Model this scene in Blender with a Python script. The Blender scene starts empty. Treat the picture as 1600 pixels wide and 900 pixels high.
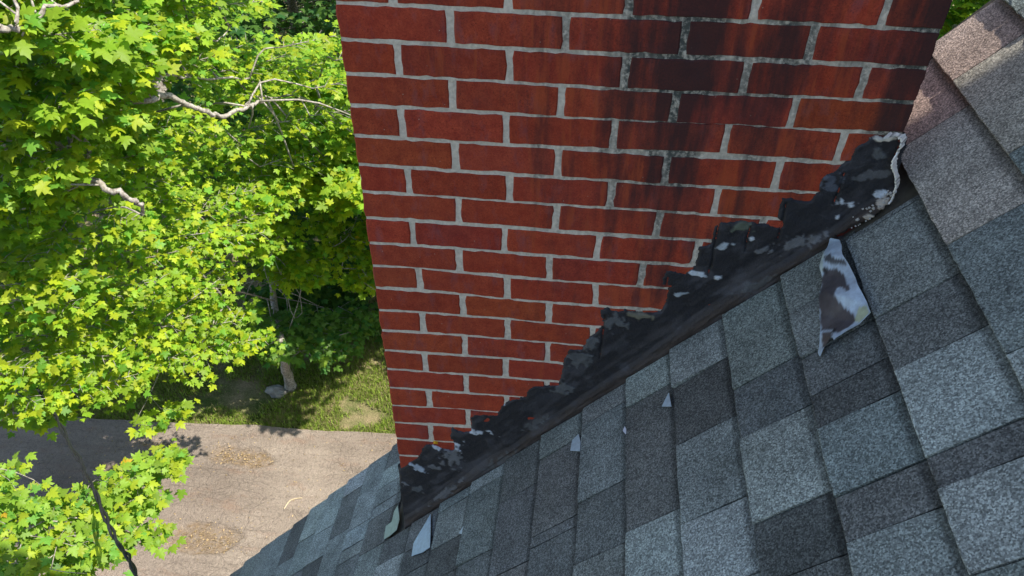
import bpy, math, random
import numpy as np
from mathutils import Matrix, Vector
R = math.radians
rng = np.random.default_rng(7); random.seed(7)
scene = bpy.context.scene
COL = scene.collection

# ---------------------------------------------------------------- camera
FPX = 1200.0
YAW, PIT, ROL = 0.1091, 0.6930, 0.0071
CAM = np.array([0.4568, -1.3018, 0.4723])
def cam_rows():
    cy, sy, cp, sp, cr, sr = math.cos(YAW), math.sin(YAW), math.cos(PIT), math.sin(PIT), math.cos(ROL), math.sin(ROL)
    f = np.array([-sy*cp, cy*cp, -sp]); r = np.array([cy, sy, 0.0]); u = np.cross(r, f)
    return cr*r+sr*u, -sr*r+cr*u, f
CR, CU, CF = cam_rows()
cd = bpy.data.cameras.new('camera'); cam = bpy.data.objects.new('camera', cd); COL.objects.link(cam)
cam.matrix_world = Matrix(((CR[0], CU[0], -CF[0], CAM[0]), (CR[1], CU[1], -CF[1], CAM[1]), (CR[2], CU[2], -CF[2], CAM[2]), (0, 0, 0, 1)))
cd.sensor_width = 36; cd.sensor_fit = 'HORIZONTAL'; cd.lens = 36*FPX/1600
cd.clip_start = 0.05; cd.clip_end = 500
scene.camera = cam
# ---------------------------------------------------------------- light
SUN_EL, SUN_AZ = 56.0, 98.5            # azimuth clockwise from +Y
sdir = np.array([math.sin(R(SUN_AZ))*math.cos(R(SUN_EL)), math.cos(R(SUN_AZ))*math.cos(R(SUN_EL)), math.sin(R(SUN_EL))])
w = bpy.data.worlds.new('World'); scene.world = w; w.use_nodes = True
nt = w.node_tree; bg = nt.nodes['Background']
sky = nt.nodes.new('ShaderNodeTexSky'); sky.sky_type = 'NISHITA'; sky.sun_disc = False
sky.sun_elevation = R(SUN_EL); sky.sun_rotation = R(SUN_AZ)
nt.links.new(sky.outputs[0], bg.inputs[0]); bg.inputs[1].default_value = 0.135
sl = bpy.data.lights.new('sun', 'SUN'); sl.energy = 5.0; sl.angle = R(0.55); sl.color = (1, .955, .87)
so = bpy.data.objects.new('sun', sl); COL.objects.link(so)
so.rotation_euler = Vector(-sdir).to_track_quat('-Z', 'Y').to_euler(); so.location = (9, 3, 14)
vs = scene.view_settings
vs.view_transform = 'Standard'; vs.look = 'None'; vs.gamma = 1; vs.use_curve_mapping = False; vs.exposure = 0.95

# ---------------------------------------------------------------- helpers
GZ = -7.53                                     # ground level
ALPHA = math.atan(math.tan(R(50.495)))         # roof pitch
RB = -1.5863                                   # roof height at x = 0
CA, SA = math.cos(ALPHA), math.sin(ALPHA)
NR = np.array([-SA, 0, CA])                    # roof normal
def ray(px, py):
    d = (px-800)/FPX*CR - (py-450)/FPX*CU + CF
    return d/np.linalg.norm(d)
def at(px, py, dist): return CAM + ray(px, py)*dist
def on_plane(px, py, n, d):
    r = ray(px, py); return CAM + r*((d-np.dot(n, CAM))/np.dot(n, r))
def wallpt(px, py, y=0.0):
    p = on_plane(px, py, np.array([0, 1.0, 0]), y); return p[0], p[2]
def roofpt(px, py, up=0.0):                    # -> (s along slope, y)
    p = on_plane(px, py, NR, RB*CA+up); return (p[0]*CA+(p[2]-RB)*SA, p[1])
def groundpt(px, py, z=GZ): return on_plane(px, py, np.array([0, 0, 1.0]), z)
def RP(s, y, up=0.0): return (s*CA-SA*up, y, RB+s*SA+CA*up)

def vnoise(p, seed=0):                          # value noise, p (n,3) -> 0..1
    p = np.asarray(p, float); i = np.floor(p).astype(np.int64); f = p-i; f = f*f*(3-2*f)
    def h(a):
        n = (a[:, 0]*374761393 + a[:, 1]*668265263 + a[:, 2]*2147483647 + seed*974711) & 0xffffffff
        n = ((n ^ (n >> 13))*1274126177) & 0xffffffff
        return ((n ^ (n >> 16)) & 0xffff)/65535.0
    r = 0
    for dx in (0, 1):
        for dy in (0, 1):
            for dz in (0, 1):
                ww = (f[:, 0] if dx else 1-f[:, 0])*(f[:, 1] if dy else 1-f[:, 1])*(f[:, 2] if dz else 1-f[:, 2])
                r = r + ww*h(i+np.array([dx, dy, dz]))
    return r
def fbm(p, sc, octv=4, seed=0):
    p = np.asarray(p, float)*sc; a, t, r = 1, 0, 0
    for k in range(octv): r = r+a*vnoise(p+17.3*k, seed+k); t += a; a *= .5; p = p*2.03
    return r/t

def mesh_obj(name, V, faces=None, mat=None, parent=None, smooth=False, cols=None, tri=None, mats=None, midx=None):
    me = bpy.data.meshes.new(name)
    V = np.asarray(V, np.float32)
    if tri is not None:
        tri = np.asarray(tri, np.int32); k = tri.shape[1]
        me.vertices.add(len(V)); me.vertices.foreach_set('co', V.ravel())
        me.loops.add(tri.size); me.loops.foreach_set('vertex_index', tri.ravel())
        me.polygons.add(len(tri)); me.polygons.foreach_set('loop_start', np.arange(0, tri.size, k, dtype=np.int32))
        me.polygons.foreach_set('loop_total', np.full(len(tri), k, np.int32))
    else:
        me.from_pydata([tuple(map(float, v)) for v in V], [], faces)
    me.update(calc_edges=True)
    if cols is not None:
        for cn, arr in cols.items():
            arr = np.asarray(arr, np.float32)
            if arr.ndim == 1: arr = np.stack([arr]*3, 1)
            arr = np.c_[arr, np.ones(len(arr), np.float32)].astype(np.float32)
            a = me.color_attributes.new(cn, 'FLOAT_COLOR', 'POINT'); a.data.foreach_set('color', arr.ravel())
    if smooth: me.polygons.foreach_set('use_smooth', np.ones(len(me.polygons), bool))
    for m in (mats or [mat]): me.materials.append(m)
    if midx is not None: me.polygons.foreach_set('material_index', np.asarray(midx, np.int32))
    me.validate()
    o = bpy.data.objects.new(name, me); COL.objects.link(o)
    if parent: o.parent = parent
    return o
def empty(name, loc):
    o = bpy.data.objects.new(name, None); o.location = loc; COL.objects.link(o); o.empty_display_size = .2
    o.matrix_world = Matrix.Translation(loc); return o
def tag(o, label=None, cat=None, group=None, kind=None):
    if label: o['label'] = label
    if cat: o['category'] = cat
    if group: o['group'] = group
    if kind: o['kind'] = kind
    return o
def adopt(ch, par):                             # parent with world coordinates kept
    ch.parent = par
    m = Matrix.Identity(4); q = par
    while q is not None: m = q.matrix_parent_inverse @ Matrix.Translation(q.location) @ m; q = q.parent
    ch.matrix_parent_inverse = m.inverted(); return ch

class MB:
    def __init__(s): s.v = []; s.f = []; s.c = []
    def add(s, V, F, c=(1, 1, 1)):
        b = len(s.v); s.v += [tuple(v) for v in V]; s.f += [tuple(b+i for i in f) for f in F]; s.c += [c]*len(V)
    def box(s, x0, x1, y0, y1, z0, z1, c=(1, 1, 1)):
        s.add([(x, y, z) for x in (x0, x1) for y in (y0, y1) for z in (z0, z1)],
              [(0, 1, 3, 2), (4, 6, 7, 5), (0, 4, 5, 1), (2, 3, 7, 6), (0, 2, 6, 4), (1, 5, 7, 3)], c)
    def tube(s, P, rad, n=8, c=(1, 1, 1)):
        P = np.asarray(P, float); m = len(P); rad = np.broadcast_to(rad, (m,))
        T = np.gradient(P, axis=0); T /= np.linalg.norm(T, axis=1)[:, None]+1e-9
        a = np.array([0.3, 0.2, 1.0]); V = []
        for i in range(m):
            u = np.cross(T[i], a); u /= np.linalg.norm(u)+1e-9; v = np.cross(T[i], u)
            for k in range(n):
                t = 2*math.pi*k/n; V.append(P[i]+rad[i]*(math.cos(t)*u+math.sin(t)*v))
        F = [(i*n+k, i*n+(k+1) % n, (i+1)*n+(k+1) % n, (i+1)*n+k) for i in range(m-1) for k in range(n)]
        F += [tuple(range(n))[::-1], tuple((m-1)*n+k for k in range(n))]
        s.add(V, F, c)
    def build(s, name, mat, parent=None, smooth=False, cname='Col', extra=None):
        d = {cname: np.array(s.c)}
        if extra is not None: d['Rnd'] = np.array(extra)
        return mesh_obj(name, s.v, s.f, mat, parent, smooth, cols=d)

def spline(P, n):
    P = np.asarray(P, float); m = len(P)
    t = np.linspace(0, m-1, n); out = []
    for x in t:
        i = min(int(x), m-2); f = x-i
        p0, p1, p2, p3 = P[max(i-1, 0)], P[i], P[i+1], P[min(i+2, m-1)]
        out.append(.5*((2*p1)+(-p0+p2)*f+(2*p0-5*p1+4*p2-p3)*f*f+(-p0+3*p1-3*p2+p3)*f**3))
    return np.array(out)
def inpoly(x, y, poly):
    c = np.zeros(np.shape(x), bool); j = len(poly)-1
    for i in range(len(poly)):
        xi, yi = poly[i]; xj, yj = poly[j]
        c ^= ((yi > y) != (yj > y)) & (x < (xj-xi)*(y-yi)/((yj-yi)+1e-12)+xi); j = i
    return c
def sdf(x, y, poly):                            # positive inside
    d = np.full(np.shape(x), 1e9); m = len(poly)
    for i in range(m):
        ax, ay = poly[i]; bx, by = poly[(i+1) % m]; vx, vy = bx-ax, by-ay
        t = np.clip(((x-ax)*vx+(y-ay)*vy)/(vx*vx+vy*vy+1e-12), 0, 1)
        d = np.minimum(d, np.hypot(x-ax-t*vx, y-ay-t*vy))
    return np.where(inpoly(x, y, poly), d, -d)

# ---------------------------------------------------------------- material kit
class NT:
    def __init__(s, name):
        s.m = bpy.data.materials.new(name); s.m.use_nodes = True; s.t = s.m.node_tree
        s.b = s.t.nodes['Principled BSDF']; s.out = s.t.nodes['Material Output']
    def n(s, typ, **kw):
        x = s.t.nodes.new(typ)
        for k, v in kw.items(): setattr(x, k, v)
        return x
    def l(s, a, b): s.t.links.new(a, b)
    def pos(s, sx=1, sy=1, sz=1):
        g = s.n('ShaderNodeNewGeometry'); mp = s.n('ShaderNodeMapping'); mp.inputs['Scale'].default_value = (sx, sy, sz)
        s.l(g.outputs['Position'], mp.inputs[0]); return mp.outputs[0]
    def noise(s, v, scale, detail=3, rough=.55, dist=0):
        x = s.n('ShaderNodeTexNoise'); x.inputs['Scale'].default_value = scale; x.inputs['Detail'].default_value = detail
        x.inputs['Roughness'].default_value = rough; x.inputs['Distortion'].default_value = dist; s.l(v, x.inputs['Vector']); return x.outputs['Fac']
    def vor(s, v, scale, feat='F1', out='Distance', rnd=1):
        x = s.n('ShaderNodeTexVoronoi'); x.feature = feat; x.inputs['Scale'].default_value = scale; x.inputs['Randomness'].default_value = rnd
        s.l(v, x.inputs['Vector']); return x.outputs[out]
    def ramp(s, f, stops, interp='LINEAR'):
        x = s.n('ShaderNodeValToRGB'); e = x.color_ramp.elements; x.color_ramp.interpolation = interp
        while len(e) > 1: e.remove(e[-1])
        for i, (p, c) in enumerate(stops):
            if not isinstance(c, (tuple, list)): c = (c, c, c)
            q = e[0] if i == 0 else e.new(p)
            q.position = p; q.color = (*c[:3], 1)
        s.l(f, x.inputs[0]); return x.outputs[0]
    def mix(s, f, a, b, mode='MIX'):
        x = s.n('ShaderNodeMix', data_type='RGBA', blend_type=mode)
        for qi, v in ((0, f), (6, a), (7, b)):
            sock = x.inputs[qi]
            if isinstance(v, (int, float)): sock.default_value = v if qi == 0 else (v, v, v, 1)
            elif isinstance(v, tuple): sock.default_value = (*v[:3], 1)
            else: s.l(v, sock)
        return x.outputs[2]
    def math(s, op, a, b=0.0, clamp=False):
        x = s.n('ShaderNodeMath', operation=op); x.use_clamp = clamp
        for sock, v in ((x.inputs[0], a), (x.inputs[1], b)):
            if isinstance(v, (int, float)): sock.default_value = v
            else: s.l(v, sock)
        return x.outputs[0]
    def attr(s, name):
        x = s.n('ShaderNodeAttribute', attribute_name=name); return x
    def bump(s, h, strength=.5, dist=.002, prev=None):
        x = s.n('ShaderNodeBump'); x.inputs['Strength'].default_value = strength; x.inputs['Distance'].default_value = dist
        s.l(h, x.inputs['Height'])
        if prev: s.l(prev, x.inputs['Normal'])
        s.l(x.outputs[0], s.b.inputs['Normal']); return x.outputs[0]
    def done(s, col, rough=.9, spec=.3):
        if isinstance(col, tuple): s.b.inputs['Base Color'].default_value = (*col, 1)
        else: s.l(col, s.b.inputs['Base Color'])
        if isinstance(rough, (int, float)): s.b.inputs['Roughness'].default_value = rough
        else: s.l(rough, s.b.inputs['Roughness'])
        s.b.inputs['Specular IOR Level'].default_value = spec; return s.m

def stain_nodes(k):
    """soot and algae streaks running down the brickwork: 0..1"""
    g = k.n('ShaderNodeNewGeometry'); sp = k.n('ShaderNodeSeparateXYZ'); k.l(g.outputs['Position'], sp.inputs[0])
    wob = k.noise(k.pos(2.2, 2, 1.8), 3, 2)
    x = k.math('ADD', sp.outputs['X'], k.math('MULTIPLY', k.math('SUBTRACT', wob, .5), .035))
    env = k.ramp(x, [(0.0, 0), (.16, .0), (.20, .12), (.24, .08), (.33, .18), (.36, .45), (.39, .3), (.46, .30), (.50, .6), (.525, .85),
                     (.545, .5), (.575, .8), (.60, 1), (.64, 1), (.665, .7), (.69, .45), (.73, .5), (.76, .75), (.80, .6), (.84, .42), (.90, .3), (.955, .5), (.985, .95), (1, 1)])
    zf = k.math('MULTIPLY_ADD', sp.outputs['Z'], 1.05); k.t.nodes[-1].inputs[2].default_value = 1.05
    zf = k.math('MINIMUM', k.math('MAXIMUM', zf, .0), 1.0)
    rn = k.attr('Rnd'); rv = k.n('ShaderNodeVectorMath', operation='ADD')
    k.l(k.pos(46, 46, 3.2), rv.inputs[0]); k.l(rn.outputs['Color'], rv.inputs[1])
    st = k.math('ADD', k.math('MULTIPLY', k.noise(rv.outputs[0], 1.0, 5, .62), .3), k.math('MULTIPLY', k.noise(k.pos(34, 34, 4.5), 1.0, 5, .62), .7))
    st2 = k.noise(k.pos(9, 9, 5), 1.0, 4, .6)
    a = k.math('MULTIPLY', k.math('MULTIPLY', env, zf), 1.20)
    a = k.math('ADD', a, k.math('MULTIPLY', k.math('SUBTRACT', st, .5), 2.3))
    a = k.math('ADD', a, k.math('MULTIPLY', k.math('SUBTRACT', st2, .5), 1.1))
    return k.ramp(a, [(.20, 0), (.42, .22), (.62, .50), (.85, .80), (1, .95)]), sp

def mat_brick():
    k = NT('brick'); at_ = k.attr('Col')
    stain, sp = stain_nodes(k)
    n1 = k.noise(k.pos(), 38, 5, .65); n2 = k.noise(k.pos(), 420, 3, .7)
    c = k.mix(k.ramp(n1, [(.3, 0), (.72, 1)]), (.30, .040, .020), (.46, .078, .034))
    c = k.mix(1.0, c, at_.outputs['Color'], 'MULTIPLY')
    c = k.mix(k.ramp(n2, [(.30, .75), (.46, 0)]), c, (.07, .018, .014))
    c = k.mix(1.0, c, k.ramp(k.noise(k.pos(), 230, 3, .7), [(.3, .78), (.7, 1.22)]), 'MULTIPLY')
    pale = k.noise(k.pos(1, 1, .35), 26, 4, .7)
    c = k.mix(k.ramp(pale, [(.54, 0), (.78, .5)]), c, (.20, .105, .13))
    c = k.mix(k.ramp(k.noise(k.pos(1, 1, .5), 8, 4, .6), [(.5, 0), (.75, .45)]), c, (.13, .035, .035))
    c = k.mix(k.ramp(k.vor(k.pos(), 34), [(.02, .8), (.045, 0)]), c, (.5, .38, .30))
    ora = k.math('MULTIPLY', k.ramp(stain, [(.0, 0), (.10, .45), (.3, .5), (.5, 0)]), k.ramp(k.noise(k.pos(40, 40, 4), 1.0, 3, .6), [(.5, 0), (.62, 1)]))
    c = k.mix(ora, c, (.52, .10, .03))
    c = k.mix(k.math('MULTIPLY', stain, .90), c, (.026, .022, .024))
    k.bump(k.mix(.5, k.noise(k.pos(), 170, 5, .7), n2), .55, .0016)
    return k.done(c, .88, .25)
def mat_mortar():
    k = NT('mortar'); stain, sp = stain_nodes(k)
    n1 = k.noise(k.pos(), 120, 5, .65); n2 = k.noise(k.pos(), 22, 4, .6)
    c = k.mix(k.ramp(n1, [(.3, 0), (.7, 1)]), (.60, .52, .42), (.90, .80, .66))
    c = k.mix(k.ramp(n2, [(.35, 0), (.8, .45)]), c, (.38, .355, .30))
    c = k.mix(k.math('MULTIPLY', stain, k.ramp(n1, [(.46, 1), (.64, .35)])), c, (.060, .070, .064))
    k.bump(n1, .9, .003)
    return k.done(c, .95, .2)
def mat_shingle():
    k = NT('asphalt_shingle'); a = k.attr('Col')
    g1 = k.vor(k.pos(), 400, 'F1', 'Color'); sx = k.n('ShaderNodeSeparateColor'); k.l(g1, sx.inputs[0])
    cl = k.noise(k.pos(), 240, 4, .75); cl2 = k.noise(k.pos(), 9, 5, .68)
    gran = k.math('ADD', k.math('MULTIPLY', sx.outputs[0], .45), k.math('MULTIPLY', cl, .75))
    f = k.ramp(gran, [(.33, .40), (.52, .82), (.66, 1.18), (.86, 2.1)])
    c = k.mix(1.0, a.outputs['Color'], f, 'MULTIPLY')
    c = k.mix(1.0, c, k.ramp(cl2, [(.3, .70), (.7, 1.28)]), 'MULTIPLY')
    moss = k.noise(k.pos(), 5.5, 5, .7)
    c = k.mix(k.ramp(moss, [(.56, 0), (.75, .35)]), c, (.055, .062, .045))
    c = k.mix(k.ramp(k.noise(k.pos(), 95, 2, .5), [(.70, 0), (.76, .5)]), c, (.02, .02, .022))
    k.bump(gran, .9, .0022)
    return k.done(c, .93, .35)
def mat_tar():
    k = NT('roofing_tar'); a = k.attr('Col')
    n = k.noise(k.pos(), 60, 5, .65); sm = k.noise(k.pos(1, 1, 1), 16, 5, .7, 1.2)
    c = k.mix(1.0, a.outputs['Color'], k.ramp(n, [(.25, .7), (.75, 1.35)]), 'MULTIPLY')
    c = k.mix(k.ramp(sm, [(.60, 0), (.74, .42)]), c, (.085, .085, .095))
    k.bump(k.mix(.6, n, k.noise(k.pos(), 240, 4, .6)), .6, .004)
    return k.done(c, k.ramp(n, [(.3, .5), (.7, .85)]), .45)
def mat_metal():
    k = NT('painted_flashing'); a = k.attr('Col'); n = k.noise(k.pos(), 90, 4, .6)
    c = k.mix(1.0, a.outputs['Color'], k.ramp(n, [(.3, .8), (.7, 1.1)]), 'MULTIPLY')
    k.bump(n, .25, .001); k.b.inputs['Metallic'].default_value = .15
    return k.done(c, .45, .5)
def mat_plain(name, c1, c2, scale=8, rough=.85, bump=.4, bd=.004, sc=(1, 1, 1)):
    k = NT(name); n = k.noise(k.pos(*sc), scale, 5, .6)
    k.bump(n, bump, bd); return k.done(k.mix(k.ramp(n, [(.3, 0), (.7, 1)]), c1, c2), rough, .3)
def mat_leaf(name, gain=1.0, tr=.5):
    k = NT(name); a = k.attr('Col')
    c = k.mix(1.0, a.outputs['Color'], (gain, gain, gain), 'MULTIPLY')
    k.l(c, k.b.inputs['Base Color']); k.b.inputs['Roughness'].default_value = .5; k.b.inputs['Specular IOR Level'].default_value = .28
    t = k.n('ShaderNodeBsdfTranslucent'); k.l(k.mix(1.0, c, (1.08, 1.42, .5), 'MULTIPLY'), t.inputs['Color'])
    mx = k.n('ShaderNodeMixShader'); mx.inputs[0].default_value = tr
    k.l(k.b.outputs[0], mx.inputs[1]); k.l(t.outputs[0], mx.inputs[2]); k.l(mx.outputs[0], k.out.inputs[0]); return k.m
def mat_bark():
    k = NT('bark'); n = k.noise(k.pos(), 34, 5, .7); m = k.noise(k.pos(), 7, 3, .6)
    c = k.mix(k.ramp(n, [(.35, 0), (.62, 1)]), (.11, .085, .07), (.46, .42, .37))
    c = k.mix(k.ramp(m, [(.4, 0), (.7, .6)]), c, (.20, .18, .13)); k.bump(n, .8, .008); return k.done(c, .9, .2)
def mat_drive():
    k = NT('old_asphalt'); a = k.attr('Col')
    wv = k.noise(k.pos(), 2.2, 4, .6); p = k.pos(); add = k.n('ShaderNodeVectorMath', operation='ADD'); k.l(p, add.inputs[0])
    nz = k.n('ShaderNodeTexNoise'); nz.inputs['Scale'].default_value = 3.5; nz.inputs['Detail'].default_value = 5; k.l(p, nz.inputs['Vector'])
    sc = k.n('ShaderNodeVectorMath', operation='SCALE'); sc.inputs['Scale'].default_value = .22; k.l(nz.outputs['Color'], sc.inputs[0]); k.l(sc.outputs[0], add.inputs[1])
    mp = k.n('ShaderNodeMapping'); mp.inputs['Scale'].default_value = (.8, 1.5, 1); k.l(add.outputs[0], mp.inputs[0])
    cr1 = k.vor(mp.outputs[0], 2.6, 'DISTANCE_TO_EDGE'); cr2 = k.vor(mp.outputs[0], 8.5, 'DISTANCE_TO_EDGE')
    keep = k.noise(k.pos(), 1.1, 3, .6)
    l1 = k.ramp(cr1, [(.0, 1), (.018, 0)]); l2 = k.math('MULTIPLY', k.ramp(cr2, [(.0, 1), (.035, 0)]), k.ramp(keep, [(.40, .15), (.62, 1)]))
    crack = k.math('MAXIMUM', k.math('MULTIPLY', l1, k.ramp(keep, [(.35, .25), (.55, 1)])), k.math('MULTIPLY', l2, .75))
    gr = k.noise(k.pos(), 85, 4, .8); agg = k.vor(k.pos(), 46, 'F1', 'Color')
    c = k.mix(k.ramp(k.noise(k.pos(), .9, 5, .65), [(.32, 0), (.68, 1)]), (.255, .202, .160), (.375, .305, .242))
    c = k.mix(1.0, c, k.ramp(gr, [(.28, .62), (.5, 1), (.75, 1.35)]), 'MULTIPLY')
    rut = k.noise(k.pos(.35, 3.2, 1), 1.6, 6, .72)
    c = k.mix(1.0, c, k.ramp(rut, [(.3, .80), (.5, 1), (.7, 1.14)]), 'MULTIPLY')
    c = k.mix(k.ramp(k.noise(k.pos(), 24, 5, .75), [(.52, 0), (.68, .5)]), c, (.13, .10, .078))
    c = k.mix(k.ramp(k.noise(k.pos(1, 2.4, 1), 1.6, 5, .7), [(.55, 0), (.72, .55)]), c, (.30, .185, .125))
    c = k.mix(k.math('MULTIPLY', k.math('MULTIPLY', crack, .28), k.ramp(k.noise(k.pos(), 5, 4, .7), [(.42, 0), (.58, 1)])), c, (.055, .042, .034))
    c = k.mix(a.outputs['Fac'], c, k.mix(k.ramp(k.noise(k.pos(), 60, 4, .8), [(.35, 0), (.65, 1)]), (.17, .11, .07), (.36, .26, .15)))
    h = k.math('SUBTRACT', k.math('ADD', k.math('MULTIPLY', gr, .5), k.math('MULTIPLY', k.noise(k.pos(), 24, 5, .75), .9)), k.math('MULTIPLY', crack, .22))
    k.bump(h, 1.0, .045); return k.done(c, .95, .15)
def mat_ground():
    k = NT('soil_and_grass'); n = k.noise(k.pos(), 1.3, 5, .65); f = k.noise(k.pos(), 48, 4, .75)
    c = k.mix(k.ramp(n, [(.42, 0), (.60, 1)]), (.09, .12, .03), (.33, .25, .15))
    c = k.mix(1.0, c, k.ramp(f, [(.3, .5), (.7, 1.45)]), 'MULTIPLY'); k.bump(f, 1, .03); return k.done(c, .95, .1)

M = dict(brick=mat_brick(), mortar=mat_mortar(), shingle=mat_shingle(), tar=mat_tar(), metal=mat_metal(), bark=mat_bark(),
         drive=mat_drive(), ground=mat_ground(), leaf=mat_leaf('maple_leaf', 1.2, .5), needle=mat_leaf('conifer_needles', 1.0, .15),
         wood=mat_plain('weathered_wood', (.10, .072, .035), (.21, .155, .075), 30, .9, .5, .003),
         felt=mat_plain('roofing_felt', (.05, .045, .035), (.09, .078, .055), 40, .95),
         siding=mat_plain('painted_siding', (.62, .60, .55), (.70, .68, .64), 20, .7),
         concrete=mat_plain('concrete', (.34, .33, .30), (.46, .44, .41), 20, .9),
         stone=mat_plain('stone', (.16, .15, .13), (.36, .33, .29), 9, .9, .8, .02),
         rubber=mat_plain('cable_rubber', (.010, .010, .012), (.022, .022, .024), 60, .5),
         clay=mat_plain('clay_flue', (.30, .13, .07), (.40, .19, .11), 20, .85),
         grass=mat_leaf('grass_blades', 1.0, .3))

# ================================================================ GROUND
XS = np.linspace(-60, 60, 161); YS = np.linspace(-40, 90, 161)
gx, gy = np.meshgrid(XS, YS, indexing='ij')
pts = np.c_[gx.ravel(), gy.ravel(), 0*gx.ravel()]
gz = GZ+.25*(fbm(pts, .09, 3, 3)-.5)*np.clip((np.hypot(pts[:, 0]+3, pts[:, 1]-6)-14)/12, 0, 1)
gz += np.clip(pts[:, 1]-16, 0, None)*.05
n = 161; I = np.arange(n*n).reshape(n, n)
Q = np.stack([I[:-1, :-1], I[1:, :-1], I[1:, 1:], I[:-1, 1:]], -1).reshape(-1, 4)
tag(mesh_obj('ground', np.c_[pts[:, :2], gz-.03], mat=M['ground'], tri=Q, smooth=True), kind='structure')

def dist_line(px):                              # driveway's far edge from the photograph
    return px
e0 = groundpt(618, 680); e1 = groundpt(350, 664); e2 = groundpt(0, 648)
def edge_y(x):
    s = (e2[1]-e0[1])/(e2[0]-e0[0]); return e0[1]+s*(x-e0[0])
holes = [(groundpt(380, 716), .42, .15), (groundpt(318, 842), .50, .20), (groundpt(250, 700), .35, .1)]
nx, ny = 620, 300
dx = np.linspace(-13, 9, nx); tt = np.linspace(0, 1, ny)
X2, T2 = np.meshgrid(dx, tt, indexing='ij')
Ye = edge_y(X2)+.10*(fbm(np.c_[X2.ravel(), 0*X2.ravel(), 0*X2.ravel()], 2.2, 4, 9).reshape(X2.shape)-.5)
Y2 = (Ye-6.2)+T2*6.2
Pn = np.c_[X2.ravel(), Y2.ravel(), 0*X2.ravel()]
Z2 = GZ+.008+.016*(fbm(Pn, 1.4, 4, 1)-.5)+.010*(fbm(Pn, 9, 3, 2)-.5)
hm = np.zeros(len(Pn))
for (c, a, b) in holes[:2]:
    wob = .75*(fbm(Pn, 3.5, 5, 5)-.5)
    q = np.hypot((Pn[:, 0]-c[0])/a, (Pn[:, 1]-c[1])/b)+wob*1.6
    m = np.clip((1-q)/.22, 0, 1); m = m*m*(3-2*m); hm = np.maximum(hm, m)
Z2 = Z2-.045*hm+.012*hm*(fbm(Pn, 22, 3, 8))+.03
I = np.arange(nx*ny).reshape(nx, ny)
Q = np.stack([I[:-1, :-1], I[1:, :-1], I[1:, 1:], I[:-1, 1:]], -1).reshape(-1, 4)
tag(mesh_obj('driveway', np.c_[Pn[:, :2], Z2], mat=M['drive'], tri=Q, smooth=True, cols={'Col': hm*np.clip(fbm(Pn, 30, 3, 77)*1.9-.45, 0, 1)}), kind='structure')

# grass: short blades on the verge and the lawn beyond
def blades(n, xr, yr, name, seed, hcol):
    r = np.random.default_rng(seed)
    x = r.uniform(*xr, n); y = r.uniform(*yr, n)
    d = fbm(np.c_[x, y, 0*x], 1.3, 4, 21)-.02; d2 = fbm(np.c_[x, y, 0*x], 6, 3, 4)
    keep = (y > edge_y(x)-.02+.12*(d2-.5)) & (d+.35*(d2-.5)+.25*np.exp(-(y-edge_y(x))/.5) > .45+.12*r.random(n))
    x, y = x[keep], y[keep]; n = len(x)
    h = r.uniform(.03, .075, n); a = r.uniform(0, 6.28, n); wd = r.uniform(.004, .008, n)
    lx, ly = r.normal(0, .4, n)*h, r.normal(0, .4, n)*h
    b = np.c_[x, y, np.full(n, GZ-.01)]; s = np.c_[np.cos(a)*wd, np.sin(a)*wd, 0*a]
    V = np.stack([b-s, b+s, b+np.c_[lx, ly, h]], 1).reshape(-1, 3)
    c = np.array([.23, .31, .045])*(.6+.8*r.random((n, 1))); dry = r.random(n) < .30; c[dry] = np.array([.30, .25, .12])*(.7+.5*r.random((dry.sum(), 1)))
    return mesh_obj(name, V, mat=M['grass'], tri=np.arange(3*n).reshape(n, 3), cols={'Col': np.repeat(c, 3, 0)})
tag(blades(260000, (-8, 0), (4.6, 9.5), 'grass', 5, 0), 'short green and straw coloured lawn grass growing beyond the driveway', 'grass', kind='stuff')

# straw, seed husks and grit lying on the driveway
r = np.random.default_rng(3); n = 3600
x = r.uniform(-10, 1, n); y = r.uniform(3.2, 8.2, n)
for i, (c, a, b) in enumerate(holes):
    k0, k1 = i*260, (i+1)*260
    x[k0:k1] = c[0]+r.normal(0, a*.55, 260); y[k0:k1] = c[1]+r.normal(0, b*.5, 260)
ok = y < edge_y(x); x, y = x[ok], y[ok]; n = len(x)
a = r.uniform(0, 6.28, n); L = r.uniform(.004, .020, n); wd = r.uniform(.002, .006, n)
ux = np.c_[np.cos(a), np.sin(a), 0*a]; uy = np.c_[-np.sin(a), np.cos(a), 0*a]; z = GZ+.042+r.uniform(0, .008, n)
for c, aa, b in holes[:2]:
    z -= .035*np.clip((1-np.hypot((x-c[0])/aa, (y-c[1])/b))/.3, 0, 1)
b0 = np.c_[x, y, z]
V = np.stack([b0-ux*L[:, None], b0+uy*wd[:, None], b0+ux*L[:, None], b0-uy*wd[:, None]+np.array([0, 0, .005])], 1).reshape(-1, 3)
c = np.array([.46, .32, .17])*(.4+.9*r.random((n, 1)))
tag(mesh_obj('leaf_litter', V, mat=M['grass'], tri=np.arange(4*n).reshape(n, 4), cols={'Col': np.repeat(c, 4, 0)}),
    'straw coloured husks and dry bits strewn over the cracked driveway', 'litter', kind='stuff')
mb = MB(); p = [groundpt(*q, z=GZ+.055) for q in ((444, 795), (452, 783), (462, 779), (472, 778))]
mb.tube(spline(p, 9), .005, 5); tag(mb.build('dry_twig', mat_plain('dry_twig', (.5, .38, .22), (.62, .5, .33))), 'thin pale dry twig lying alone on the driveway near the roof edge', 'twig')

# ================================================================ HOUSE
house = empty('house', (0.5, -3.0, GZ))
tag(house, 'house with steep grey shingled roof and red brick chimney, seen from above the roof', 'house')
Wc, Dc = 1.016, .39
Hc = .0677*.9584; LB = .2032
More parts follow.
